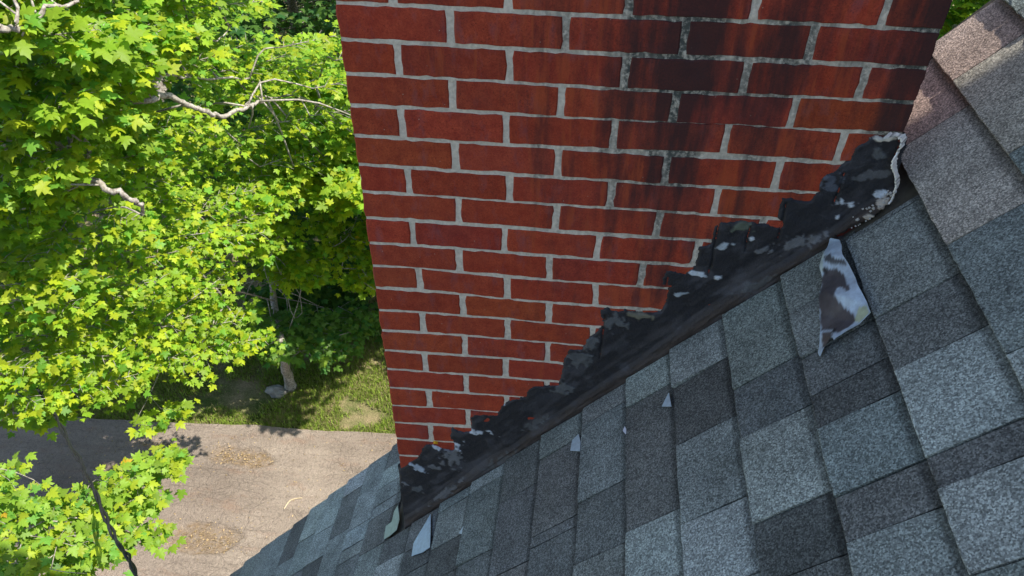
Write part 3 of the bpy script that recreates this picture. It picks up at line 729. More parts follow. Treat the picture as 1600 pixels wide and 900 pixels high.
# ---- sheet-metal flashing pieces lying on the shingles
def sheet(name, poly, up, parent, basecol, curl=.006, patches=(), label=None, step=.004, thick=.0012, upfn=None):
    rp = [roofpt(*p, up=up) for p in poly]; s_ = np.array([p[0] for p in rp]); y_ = np.array([p[1] for p in rp])
    S, Y = np.meshgrid(np.arange(s_.min()-step, s_.max()+2*step, step), np.arange(y_.min()-step, y_.max()+2*step, step), indexing='ij')
    sh_ = S.shape; S, Y = S.ravel(), Y.ravel(); d = sdf(S, Y, rp)
    # snap the outermost ring on to the outline
    ns = len(rp); V2 = np.c_[S, Y]
    near = (d < .6*step)
    for i in np.where(near & (d > -1.5*step))[0]:
        best = None
        for j in range(ns):
            a, b = np.array(rp[j]), np.array(rp[(j+1) % ns]); ab = b-a; t = np.clip(np.dot(V2[i]-a, ab)/(ab@ab+1e-12), 0, 1); p = a+t*ab; q = np.sum((p-V2[i])**2)
            if best is None or q < best[0]: best = (q, p)
        V2[i] = best[1]
    I = np.arange(len(S)).reshape(sh_); Q = np.stack([I[:-1, :-1], I[1:, :-1], I[1:, 1:], I[:-1, 1:]], -1).reshape(-1, 4)
    Q = Q[(d[Q] > -1.5*step).all(1) & (d[Q] > 0).any(1)]
    used = np.unique(Q); rm = -np.ones(len(S), int); rm[used] = np.arange(len(used)); Q = rm[Q]; V2 = V2[used]; m = len(used)
    nn = fbm(np.c_[V2, 0*V2[:, 0]], 22, 3, 5); h = up+curl*(nn-.3)
    if upfn is not None: h = h+upfn(V2[:, 0], V2[:, 1])
    top_ = np.array([RP(a, b, c) for (a, b), c in zip(V2, h)]); bot = np.array([RP(a, b, c-thick) for (a, b), c in zip(V2, h)])
    c = np.tile(np.array(basecol, float), (m, 1))
    for pp, pc, pa in patches:
        pr = [roofpt(*p, up=up) for p in pp]; dd = sdf(V2[:, 0], V2[:, 1], pr)+(fbm(np.c_[V2, 0*V2[:, 0]], 120, 3, 8)-.5)*.006
        w_ = (np.clip(dd/.002+.5, 0, 1)*pa)[:, None]; c = c*(1-w_)+np.array(pc)*w_
    from collections import Counter
    ec = Counter()
    for f in Q:
        for a in range(4): ec[tuple(sorted((int(f[a]), int(f[(a+1) % 4]))))] += 1
    F = [tuple(int(i) for i in f) for f in Q]+[tuple(int(i)+m for i in f[::-1]) for f in Q]
    F += [(a, b, b+m, a+m) for (a, b), n_ in ec.items() if n_ == 1]
    o = mesh_obj(name, np.r_[top_, bot], F, M['metal'], smooth=False, cols={'Col': np.r_[c, c]}); adopt(o, parent)
    if label: tag(o, label)
    return o
K = lambda l: [(1240+x/4.5, 360+y/4.5) for x, y in l]
brn = (.10, .095, .10)
sheet('step_flashing', [(1299, 374), (1314, 377), (1321, 389), (1324, 404), (1332, 418), (1355, 467), (1368, 495), (1351, 509), (1330, 524), (1311, 538), (1306, 530), (1300, 536), (1290, 545), (1281, 557), (1277, 551), (1282, 515), (1283, 471), (1288, 438), (1286, 422), (1293, 404)],
      .013, roof, (.50, .62, .72), .010,
      [(K([(215, 350), (250, 300), (320, 290), (380, 340), (400, 390), (440, 450), (410, 465), (380, 425), (340, 430), (325, 500), (380, 560), (440, 600), (455, 650), (420, 700), (350, 750), (310, 735), (290, 710), (195, 700), (190, 500)]), brn, 1),
       (K([(250, 215), (290, 200), (330, 235), (400, 240), (400, 270), (300, 265), (250, 250)]), (.10, .11, .12), 1), (K([(225, 290), (262, 285), (265, 315), (230, 325)]), (.03, .03, .03), 1),
       (K([(280, 720), (300, 690), (320, 720), (300, 750)]), (.015, .015, .015), 1), (K([(195, 715), (280, 722), (300, 770), (240, 830), (215, 830)]), (.13, .11, .10), 1),
       (K([(480, 560), (540, 560), (575, 610), (500, 665), (450, 660)]), (.52, .60, .34), .8), (K([(205, 260), (235, 190), (250, 180), (240, 260), (215, 340)]), (.56, .66, .55), .7)],
      'bent torn scrap of pale blue metal flashing with brown paint', upfn=lambda s, y: .008*np.sin((s-1.45)*28)+.007*np.abs(((s*1.3+y)*16) % 2-1)+.004*np.sin(y*60))
PB = (.45, .56, .62)
sheet('step_flashing', [(1045, 613), (1034, 635), (1049, 635)], .0095, roof, PB, .001, step=.002, label='small pale triangle of flashing under a shingle corner')
sheet('step_flashing', [(904, 678), (894, 688), (891, 704), (906, 705), (907, 690)], .0095, roof, PB, .001, step=.002, label='small square flashing corner poking out between tabs')
sheet('step_flashing', [(976, 666), (973, 673), (977, 678), (981, 675)], .0095, roof, (.7, .75, .85), .001, step=.002, label='tiny bright flashing tip between tabs')
sheet('step_flashing', [(673, 803), (672, 855), (660, 863), (643, 869), (646, 850), (656, 832)], .0095, roof, (.40, .53, .64), .003, step=.003, label='long pale blue flashing wedge below the chimney foot')
sheet('step_flashing', [(726, 819), (717, 833), (722, 835), (727, 830)], .009, roof, PB, .001, step=.002, label='thin flashing sliver lowest on the slope')
sheet('step_flashing', [(622, 790), (624, 812), (620, 828), (608, 838), (600, 843), (603, 822), (612, 815), (616, 800)], .012, roof, (.33, .42, .37), .004, step=.003, label='greenish flashing corner at the chimney foot')
# yellow leaf caught on the brick ledge
def tinyleaf(name, c3, r0, col, label):
    V = [np.array(c3)+r0*np.array((math.cos(a)*(.6+.4*(i % 2)), -.35+.2*math.sin(3*a), math.sin(a)*(.6+.4*(i % 2)))) for i, a in enumerate(np.linspace(0, 6.28, 13)[:-1])]
    V.append(np.array(c3)+np.array((0, -r0*.9, 0)))
    F = [(i, (i+1) % 12, 12) for i in range(12)]
    o = mesh_obj(name, V, F, M['leaf'], cols={'Col': np.tile(np.array(col), (13, 1))}); return tag(o, label, 'leaf')
x_, z_ = wallpt(681, 690, -.004); tinyleaf('fallen_leaf', (x_, -.004, z_), .0085, (.75, .42, .02), 'tiny yellow leaf scrap stuck to a mortar joint above the tar')

# ================================================================ TREES
half = [(0, .03), (.19, -.07), (.43, .02), (.31, .15), (.48, .24), (.62, .47), (.41, .44), (.22, .43), (.29, .66), (.14, .71), (0, 1.02)]
LEAF = np.array(half+[(-x, y) for x, y in half[-2:0:-1]]); LC = np.array([0, .34])
half2 = [(0, 0), (.4, .02), (.32, .18), (.58, .45), (.2, .42), (0, 1.0)]
LEAF2 = np.array(half2+[(-x, y) for x, y in half2[-2:0:-1]])
def leaves_mesh(C, Ndir, Tdir, size, cols, shape):
    """C centres (n,3), normals, tip directions -> vertices and triangles of creased star-shaped leaves"""
    n = len(C); m = len(shape)
    Nn = Ndir/np.linalg.norm(Ndir, axis=1)[:, None]
    Bv = Tdir-(Tdir*Nn).sum(1)[:, None]*Nn; Bv /= np.linalg.norm(Bv, axis=1)[:, None]+1e-9
    Av = np.cross(Bv, Nn)
    S = np.r_[shape, [LC]]; r2 = (S[:, 0]**2)+.6*(S[:, 1]-.34)**2
    curl = rng.uniform(-.25, .85, (n, 1))
    h = -curl*r2[None, :]; h[:, :m] += rng.normal(0, .035, (n, m)); h[:, m] = .03
    V = C[:, None, :]+size[:, None, None]*(S[None, :, 0, None]*Av[:, None, :]+S[None, :, 1, None]*Bv[:, None, :]+h[:, :, None]*Nn[:, None, :])
    idx = np.array([(i, (i+1) % m, m) for i in range(m)]); T = idx[None]+(np.arange(n)*(m+1))[:, None, None]
    return V.reshape(-1, 3), T.reshape(-1, 3), np.repeat(cols, m+1, 0)

def leafcol(n, base=(.196, .298, .022), young=.35, yellow=.0015, dark=1.0):
    c = np.tile(np.array(base), (n, 1))*rng.uniform(.72, 1.22, (n, 1))*dark
    y = rng.random(n) < young; c[y] = c[y]*np.array([1.52, 1.18, .8])
    g = rng.random(n) < .2; c[g] = c[g]*np.array([.62, .88, 1.3])
    ye = rng.random(n) < yellow; c[ye] = np.array([.42, .27, .02])*rng.uniform(.7, 1.1, (ye.sum(), 1))
    return c
SH = np.array([.45, .02, 0])
class Tree:
    def __init__(s, name, label, base, trunk, r0, group=None, cat='tree'):
        s.root = tag(empty(name, tuple(base)), label, cat, group); s.base = np.array(base)
        s.tr = MB(); s.lb = MB(); s.tw = MB(); s.L = []; s.segs = []; s.use = np.zeros(0); s.thin = .58
        P = spline(trunk, 26); P += np.c_[rng.normal(0, r0*.08, 26), rng.normal(0, r0*.08, 26), 0*P[:, 0]]
        rad = r0*np.linspace(1, .35, 26); rad[0] *= 1.35; rad[1] *= 1.12
        s.tr.tube(P, rad, 12); s.segs += list(P[6:])
    def limb(s, pts, r0, r1, n=26, wob=.012, main=True):
        P = spline(pts, n); jit = np.cumsum(rng.normal(0, wob, (n, 3)), axis=0); jit -= np.linspace(0, 1, n)[:, None]*jit[-1]
        P = P+jit; rr = np.linspace(r0, r1, n)*rng.uniform(.88, 1.12, n)*s.thin; s.lb.tube(P, rr, 8 if r0 > .02 else 6); s.segs += list(P)
        return P
    def spray(s, c, out, size=.55, n=46, leaf=.12, base=(.196, .298, .022), young=.35, dark=1.0, flat=.07, shape=None, twig=True, updir=None):
        """one leafy spray: a twig with side twigs, leaves in flat layers drooping at the rim"""
        out = np.array(out, float); out[2] *= .3; out /= np.linalg.norm(out)+1e-9
        side = np.cross(out, (0, 0, 1.0)); side /= np.linalg.norm(side)+1e-9; up = np.cross(side, out)
        tilt = rng.normal(0, .16); side = side*math.cos(tilt)+up*math.sin(tilt); up = np.cross(side, out)
        c = np.array(c, float)
        nt_ = max(3, int(n/7)); nt_ = min(nt_, 15); P = []
        for k in range(nt_):
            t = (k+.5)/nt_; sg = 1 if k % 2 else -1
            a0 = c+out*size*(t-.5)*1.5; wl = size*(.62-.38*t)*rng.uniform(.7, 1.2)
            d = (side*sg+out*rng.uniform(.3, .9)); d /= np.linalg.norm(d)
            tip = a0+d*wl+up*rng.normal(0, flat*size*.6)
            if twig: s.tw.tube([a0, (a0+tip)/2+up*.01, tip], [.009*size, .007*size, .003*size], 3)
            for q in range(7):
                f = rng.uniform(.15, 1.12)
                P.append((a0+(tip-a0)*f+side*rng.normal(0, .065)+out*rng.normal(0, .065)+up*(rng.normal(0, flat*size)-.10*size*f*f), d))
        if twig: s.tw.tube([c-out*size*.8, c, c+out*size*.75], [.015*size, .011*size, .005*size], 4)
        for q in range(5): P.append((c+out*size*(.7+rng.uniform(0, .25))+side*rng.normal(0, .06)+up*rng.normal(0, .03), out))
        C = np.array([p[0] for p in P]); D_ = np.array([p[1] for p in P]); m = len(C)
        N = np.array([0, 0, 1.0])+np.array([.26, -.16, 0])+rng.normal(0, .30, (m, 3))
        T = D_+rng.normal(0, .45, (m, 3)); T[:, 2] -= .35
        sz = leaf*rng.uniform(.5, 1.25, m)
        s.L.append((C, N, T, sz, leafcol(m, base, young, dark=dark), shape if shape is not None else LEAF))
        if twig:
            S = np.array(s.segs)
            if len(s.use) < len(S): s.use = np.r_[s.use, np.zeros(len(S)-len(s.use))]
            dd = ((S-(c-out*size*.8))**2).sum(1)+s.use*.35; j = dd.argmin()
            if dd[j] < 1.3:
                s.use[max(0, j-2):j+3] += .5; s.use[j] += 1; a = S[j]; b = c-out*size*.8; s.tw.tube(spline([a, (a+b)/2+np.array([0, 0, .06])+rng.normal(0, .05, 3), b], 6), np.array([.013, .012, .011, .010, .009, .007])*min(1, size*2), 4)
    def finish(s, crown='crown', mat='leaf'):
        adopt(s.tr.build('trunk', M['bark'], smooth=True), s.root)
        if s.lb.v: adopt(s.lb.build('limbs', M['bark'], smooth=True), s.root)
        if s.tw.v: adopt(s.tw.build('twigs', M['bark'], smooth=True), s.root)
        Vs, Ts, Cs, b = [], [], [], 0
        for shp in (LEAF, LEAF2):
            g = [x for x in s.L if x[5] is shp]
            if not g: continue
            V, T, c = leaves_mesh(*[np.concatenate([x[i] for x in g]) for i in range(5)], shp)
            Vs.append(V); Ts.append(T+b); Cs.append(c); b += len(V)
        o = mesh_obj(crown, np.concatenate(Vs), mat=M[mat], tri=np.concatenate(Ts), cols={'Col': np.concatenate(Cs)}); adopt(o, s.root)
        return s.root

# depth of the leafy surface of the big near maple, as distances measured from leaf size in the photograph
ctl = np.array([(-120, -120, 5.0), (0, 0, 5.1), (100, 50, 5.2), (200, 80, 5.9), (300, 60, 7), (100, 150, 5.4), (50, 220, 5.7), (200, 200, 6.8), (150, 320, 6.4), (50, 420, 6.5), (200, 420, 7.2), (300, 300, 8.2),
                (400, 250, 8.8), (300, 450, 8.2), (350, 560, 8.7), (200, 560, 7.9), (100, 600, 7.4), (0, 550, 7), (270, 640, 8.1), (480, 60, 7.7), (540, 150, 7.8), (450, 120, 7.9), (520, 230, 8.4), (380, 110, 8.0), (560, 280, 8.8)], float)
def depth(px, py):
    w_ = 1/(((ctl[:, 0]-px)**2+(ctl[:, 1]-py)**2)+900.); w_ = w_**1.5; return (w_*ctl[:, 2]).sum()/w_.sum()
outline = [(-120, -120), (-120, 625), (0, 618), (60, 604), (110, 608), (190, 606), (238, 612), (222, 572), (280, 566), (335, 556), (368, 538), (368, 528), (325, 500), (345, 440), (372, 400), (395, 350), (410, 322), (470, 300), (492, 262), (560, 262), (620, 300),
           (640, 180), (560, 50), (480, 55), (430, 92), (400, 60), (372, 20), (345, -40), (340, -120)]
gaps = [(355, 185, 62, 22), (130, 362, 48, 26), (215, 330, 26, 16), (318, 12, 16, 30), (60, 338, 34, 14), (330, 45, 14, 26), (455, 150, 22, 20), (250, 235, 14, 8), (120, 160, 20, 8), (470, 195, 25, 10), (90, 180, 14, 8)]
def gapped(px, py): return any(((px-a)/c)**2+((py-b)/d)**2 < 1 for a, b, c, d in gaps)
left_pts, mid_pts = [], []
tries = 0
pts_s = []
bare = [[(200, 162), (255, 156), (300, 168), (345, 173), (385, 166), (410, 156)], [(135, 280), (160, 297), (185, 312), (205, 318), (221, 336)], [(118, 262), (128, 250), (133, 228)], [(175, 148), (205, 132), (235, 122), (262, 113), (288, 120)], [(20, 48), (60, 28), (100, 8)]]
def near_bare(px, py, r_):
    for L_ in bare:
        for a, b in zip(L_[:-1], L_[1:]):
            a, b = np.array(a, float), np.array(b, float); t = np.clip(np.dot(np.array([px, py])-a, b-a)/((b-a)@(b-a)), 0, 1)
            if np.linalg.norm(a+t*(b-a)-np.array([px, py])) < r_: return True
    return False
def shades(p, A):                               # how many of A stand between p and the sun
    if not len(A): return 0, 0
    v = np.array(A)-p; t = v@sdir; d = np.linalg.norm(v-t[:, None]*sdir, axis=1)
    return int(((d < .30) & (t > .12)).sum()), int(((d < .30) & (t < -.12)).sum())
while len(pts_s) < 900 and tries < 34000:
    tries += 1
    px, py = rng.uniform(-120, 620), rng.uniform(-120, 660)
    if not inpoly(np.array(px), np.array(py), outline) or gapped(px, py): continue
    d = depth(px, py); p = at(px, py, d)
    if any(((p-q[0])**2).sum() < (.034*d+.02)**2 for q in pts_s): continue
    if near_bare(px, py, 9+110/d): continue
    up_, dn_ = shades(p, [q[0] for q in pts_s])
    if (up_ > 0 and rng.random() < .72) or (dn_ > 1 and rng.random() < .8): continue
    pts_s.append((p, px, py, d))
T1 = Tree('maple_tree', 'large lime green maple filling the left of the view, pale bare limbs showing', at(-330, 470, 8.2)*np.array([1, 1, 0])+np.array([0, 0, GZ]),
          [at(-330, 470, 8.2)*np.array([1, 1, 0])+np.array([0, 0, GZ]), at(-330, 470, 8.2)*np.array([1, 1, 0])+np.array([.1, .1, GZ+2.5]), at(-300, 250, 8.0), at(-260, 60, 7.2), at(-250, -200, 6.8)], .22)
hubs = at(-300, 250, 8.0)
T1.limb([hubs, at(-100, 190, 7.2), at(60, 150, 6.9), at(190, 162, 6.5), at(255, 155, 6.6), at(300, 168, 6.8), at(345, 172, 7.1), at(385, 165, 7.4), at(410, 156, 7.7)], .052, .024, 60)
T1.limb([at(385, 165, 7.8), at(400, 150, 7.9), at(440, 146, 8.1), at(500, 120, 8.3)], .016, .008, 16)
T1.limb([hubs, at(-120, 200, 6.5), at(60, 215, 6.1), at(110, 235, 6.0), at(118, 262, 6.0), at(135, 280, 6.0), at(160, 297, 5.9), at(185, 312, 5.9), at(205, 318, 5.9), at(221, 336, 6.1)], .06, .022, 50)
T1.limb([at(118, 262, 6.0), at(128, 250, 5.9), at(133, 228, 5.8), at(140, 205, 5.8)], .030, .018, 14)
T1.limb([at(112, 250, 6.0), at(106, 240, 5.9), at(110, 230, 5.9), at(122, 240, 5.9)], .020, .014, 10)
T1.limb([hubs, at(-80, 120, 7.0), at(100, 148, 6.7), at(175, 148, 6.6), at(205, 132, 6.6), at(235, 122, 6.7), at(262, 113, 6.8), at(288, 120, 6.9), at(315, 127, 7.1), at(390, 122, 7.6)], .05, .014, 46)
T1.limb([at(205, 132, 6.6), at(228, 118, 6.6), at(255, 104, 6.7)], .025, .012, 12)
T1.limb([at(-260, 60, 7.2), at(-100, 50, 5.2), at(0, 52, 4.9), at(25, 45, 4.85), at(60, 28, 4.85), at(100, 8, 4.9), at(130, -30, 5)], .05, .012, 36)
T1.limb([at(25, 45, 4.85), at(30, 25, 4.85), at(25, -20, 4.85)], .022, .012, 8)
T1.limb([hubs, at(-120, 540, 7.7), at(0, 548, 7.75), at(60, 550, 7.8), at(110, 555, 7.9), at(150, 565, 8.0), at(250, 580, 8.5)], .05, .016, 40)
T1.limb([hubs, at(-60, 440, 7.5), at(90, 420, 7.6), at(200, 400, 8.0), at(300, 420, 8.6), at(370, 500, 9.2)], .06, .015, 40)
T1.limb([at(60, 150, 6.9), at(200, 290, 8.3), at(270, 258, 8.9), at(300, 255, 9.0), at(335, 248, 9.2), at(420, 240, 9.8)], .04, .014, 40)
T1.limb([at(300, 60, 7.2), at(320, 60, 7.2), at(345, 62, 7.3), at(362, 52, 7.4), at(368, 40, 7.4)], .015, .008, 12)
T1.limb([at(250, 222, 7.9), at(290, 200, 7.9), at(314, 182, 7.9)], .008, .006, 8, .004)
hub = T1.base+np.array([0, 0, 4.5])
for p, px, py, d in pts_s:
    o_ = p-hub; o_[2] = 0; o_ += rng.normal(0, .8, 3)
    lime = py > 380 or px > 380
    n_ = 105
    T1.spray(p, o_, size=.052*d, n=n_, leaf=.071+.014*max(0, 7-d), young=.45 if lime else .30, dark=1.0, flat=.09)
    if rng.random() < .75 and not gapped(px, py):
        T1.spray(p+ray(px, py)*rng.uniform(.7, 1.5)+rng.normal(0, .12, 3), o_, size=.46, n=84, leaf=.092, young=.15, dark=.95, flat=.12, twig=False)
for (px, py, d) in [(226, 664, 8.6), (40, 655, 8.3), (268, 640, 8.45), (80, 652, 8.2)]:
    T1.spray(at(px, py, d), (1, 0, 0), size=.14, n=8, leaf=.11, flat=.05)
T1.finish()

# maple with its trunk standing on the lawn
tb = groundpt(454, 606)
T2 = Tree('maple_tree', 'slender maple with a bare leaning trunk on the shaded lawn', tb,
          [tb, (tb*.5+.5*at(441, 545, np.linalg.norm(tb-CAM)-.9)), at(441, 545, np.linalg.norm(tb-CAM)-.9), at(428, 470, 11.4), at(425, 400, 11.0), at(440, 300, 10.8), at(470, 200, 10.8)], .072)
T2.limb([at(428, 470, 11.2), at(330, 440, 9.6), at(342, 418, 9.6), at(360, 396, 9.7), at(378, 391, 9.8), at(400, 393, 9.9), at(420, 397, 10), at(434, 403, 10)], .022, .014, 36, .006)
T2.limb([at(425, 410, 11.0), at(455, 395, 10.2), at(480, 405, 10.0), at(505, 415, 10), at(535, 420, 10), at(562, 419, 10.1)], .024, .010, 30, .006)
T2.limb([at(500, 412, 10), at(515, 390, 9.9), at(534, 377, 9.9), at(548, 360, 9.9), at(560, 335, 9.9)], .014, .006, 18, .004)
T2.limb([at(515, 380, 9.9), at(522, 360, 9.9), at(531, 345, 9.9)], .010, .005, 10, .003)
T2.limb([at(540, 360, 9.9), at(537, 345, 9.9), at(534, 338, 9.9)], .008, .004, 8, .003)
T2.limb([at(428, 450, 11.0), at(470, 425, 10.3), at(500, 395, 10)], .014, .008, 14, .004)
for (px, py, d, s_) in [(495, 345, 9.8, .26), (512, 358, 9.9, .22), (570, 352, 9.9, .22), (580, 372, 9.9, .2), (547, 372, 10, .18), (520, 385, 10, .25), (505, 402, 9.9, .28), (470, 410, 9.9, .25), (478, 428, 9.9, .28), (445, 435, 10, .25), (560, 400, 10, .22), (572, 425, 10, .25),
                        (545, 435, 10, .25), (585, 440, 10, .25), (440, 415, 10, .2), (455, 390, 10, .15), (415, 340, 10, .3), (435, 355, 10, .25), (400, 375, 10, .25), (420, 425, 10.2, .2), (530, 272, 9.8, .25), (550, 285, 9.8, .25), (555, 270, 9.8, .2)]:
    T2.spray(at(px, py, d), rng.normal(0, 1, 3)+np.array([.6, 0, 0]), size=s_, n=int(80*s_/.28), leaf=.095, young=.5, flat=.14)
for (px, py, d) in [(385, 505, 10.6), (410, 515, 10.7), (400, 530, 10.5), (425, 500, 10.9), (450, 510, 10.9), (470, 500, 11), (500, 500, 11), (520, 515, 11.1), (490, 530, 10.9), (460, 535, 10.8), (480, 548, 10.6), (505, 545, 10.7), (530, 500, 11.2),
                    (550, 490, 11.3), (430, 528, 10.6), (410, 495, 11), (560, 510, 11.3), (580, 500, 11.4), (440, 540, 10.5), (540, 525, 11.2)]:
    T2.spray(at(px, py, d), rng.normal(0, 1, 3)+np.array([.3, -.3, 0]), size=.36, n=80, leaf=.098, young=.08, base=(.105, .20, .030), flat=.12)  # shaded lower crown: the shade is put into a darker leaf base
T2.finish()

# low sapling over the driveway, bottom left
sb = at(-190, 900, 6.5)*np.array([1, 1, 0])+np.array([0, 0, GZ])
T4 = Tree('maple_sapling', 'young maple at bottom left, branches reaching over the sunlit driveway', sb, [sb, sb+np.array([.1, 0, 1.2]), at(-170, 860, 6.1), at(-120, 720, 6.0)], .06)
T4.thin = .4
T4.limb([at(-170, 860, 6.1), at(-40, 840, 6.0), at(60, 820, 6.0), at(150, 800, 6.0), at(215, 775, 6.1)], .02, .006, 24)
T4.limb([at(-170, 860, 6.1), at(-60, 770, 6.0), at(0, 745, 6.0), at(30, 740, 6.0)], .018, .006, 18)
T4.limb([at(100, 812, 6.0), at(160, 765, 6.1), at(215, 730, 6.2), at(260, 715, 6.3)], .010, .004, 18)
T4.limb([at(-170, 860, 6.1), at(-20, 880, 5.8), at(80, 890, 5.8)], .015, .005, 18)
for (px, py, s_) in [(262, 712, .17), (280, 722, .14), (235, 728, .17), (212, 742, .17), (180, 750, .2), (160, 765, .17), (200, 768, .2), (228, 780, .2), (190, 795, .2), (240, 835, .17), (215, 820, .17), (170, 820, .22), (150, 840, .2), (120, 830, .22), (160, 865, .2), (100, 860, .22),
                     (70, 840, .22), (60, 800, .22), (90, 800, .2), (130, 800, .17), (30, 800, .2), (10, 775, .16), (12, 735, .12), (-10, 760, .2), (10, 850, .25), (40, 880, .25), (-30, 800, .3), (-40, 880, .3), (90, 890, .22), (130, 880, .2), (60, 782, .12), (-60, 790, .3), (0, 905, .25)]:
    T4.spray(at(px-10+rng.normal(0, 3), py+6+rng.normal(0, 3), 6.05+rng.normal(0, .12)), rng.normal(0, .6, 3)+np.array([1, 0, 0]), size=s_*.68, n=int(50*s_/.2), leaf=.066, young=.36, base=(.18, .28, .026), flat=.16)
T4.finish()

# maple right behind the chimney; its crown shows on both sides of the brickwork and shades the lawn
def generic(name, label, bx, by, h, rx, rz, ns, leaf=.15, base=(.10, .18, .025), young=.15, dark=1.0, group=None, zc=None, filt=None, shape=None, sz=.6, n=34, extra=()):
    b = np.array([bx, by, GZ]); T = Tree(name, label, b, [b, b+np.array([.1, 0, h*.35]), b+np.array([-.1, .1, h*.65]), b+np.array([0, 0, h*.93])], .13+.01*h, group)
    zc = h*.62 if zc is None else zc
    for i in range(9):
        a = rng.uniform(0, 6.28); rr = rx*rng.uniform(.5, .85); z0 = h*rng.uniform(.25, .7)
        T.limb([b+np.array([0, 0, z0]), b+np.array([math.cos(a)*rr*.5, math.sin(a)*rr*.5, z0+.5]), b+np.array([math.cos(a)*rr, math.sin(a)*rr, z0+.9])], .05, .012, 14)
    for i in range(ns):
        v = rng.normal(0, 1, 3); v /= np.linalg.norm(v); rr = rng.uniform(.45, 1)**.5
        p = b+np.array([v[0]*rx*rr, v[1]*rx*rr, zc+v[2]*rz*rr])
        if p[2] < GZ+.8 or (filt and not filt(p)): continue
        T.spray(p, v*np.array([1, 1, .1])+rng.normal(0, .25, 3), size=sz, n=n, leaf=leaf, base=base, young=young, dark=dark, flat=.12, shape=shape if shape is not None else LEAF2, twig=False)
    for e in extra: T.spray(at(*e), rng.normal(0, 1, 3), size=sz*.8, n=n, leaf=leaf, base=base, young=young, flat=.14, shape=shape if shape is not None else LEAF2, twig=False)
    return T.finish()
def px_of(p):
    d = np.asarray(p)-CAM; z = d@CF
    return 800+FPX*(d@CR)/z, 450-FPX*(d@CU)/z
LITC = np.array([-2.2, 5.6])
def keeps_light(p):
    t = (p[2]-GZ)/sdir[2]; g_ = p-sdir*t
    return ((g_[0]-LITC[0])/1.0)**2+((g_[1]-LITC[1])/.85)**2 > 1 and not (g_[1] < 5.2 and -3.5 < g_[0] < -1) and not (g_[1] < 4.75 and -6 < g_[0] < -1)
SHADE = []
for _ in range(6000):
    if len(SHADE) > 110: break                         # boughs added to shade the dark part of the lawn
    gx_, gy_ = rng.uniform(-5.2, -2.8), rng.uniform(5.1, 8.2); t = rng.uniform(2.4, 4.1)/sdir[2]; p = np.array([gx_, gy_, GZ])+sdir*t
    d_ = p-CAM; z_ = d_@CF; x_ = 800+FPX*(d_@CR)/z_; y_ = 450-FPX*(d_@CU)/z_
    if (x_ > 640 or (y_ < 300 and x_ > 440)) and keeps_light(p): SHADE.append((x_, y_, np.linalg.norm(d_)))
def clear_left(p):
    x, y = px_of(p); return (x > 625 or (y < 250 and x > 470)) and keeps_light(p)
generic('maple_tree', 'tall maple directly behind the chimney, crown showing at the left edge of the bricks', -.3, 7.2, 5.0, 2.3, 1.5, 230, base=(.196, .298, .022), young=.4, filt=clear_left, leaf=.10, n=70, sz=.42, zc=3.1, shape=LEAF, extra=[(rng.uniform(415, 610), rng.uniform(85, 300), rng.uniform(8.6, 9.8)) for _ in range(50)]+SHADE)
def behind(p):
    x, y = px_of(p); d = np.linalg.norm(p-CAM)
    return d > 10.4 and not (440 < x < 640 and y > 545)
generic('maple_tree', 'dark maple in deep shade behind the slender trunk', -2.6, 10.0, 6.0, 3.2, 2.7, 300, base=(.06, .125, .022), young=.02, filt=behind, extra=[(rng.uniform(400, 610), rng.uniform(320, 520), rng.uniform(11.5, 13)) for _ in range(70)])  # deep shade painted in as a darker leaf colour
generic('maple_tree', 'dark maple deep in shade behind the large lime green one', -6.6, 9.6, 6.5, 3.6, 2.9, 260, base=(.07, .14, .022), young=.02, filt=behind)  # its shade is in the dark leaf base too
generic('maple_tree', 'far maple glimpsed above the pale bare limb', -4.6, 18.6, 8.5, 3.8, 3.6, 160, base=(.08, .14, .022), young=.1, filt=behind)  # background shade carried by the leaf colour
generic('maple_tree', 'maple seen past the right edge of the chimney above the rake', 5.7, 10.2, 7.0, 2.6, 2.4, 330, base=(.18, .27, .024), young=.3, leaf=.11, zc=4.2, shape=LEAF, sz=.45, n=60, extra=[(rng.uniform(1440, 1600), rng.uniform(-60, 90), rng.uniform(11, 13)) for _ in range(45)])
generic('maple_tree', 'far maple behind the left part of the crowns', -12.5, 16.5, 9.0, 4.4, 4.0, 150, base=(.08, .15, .022), young=.1, filt=behind)  # leaf colour darkened for the shaded background

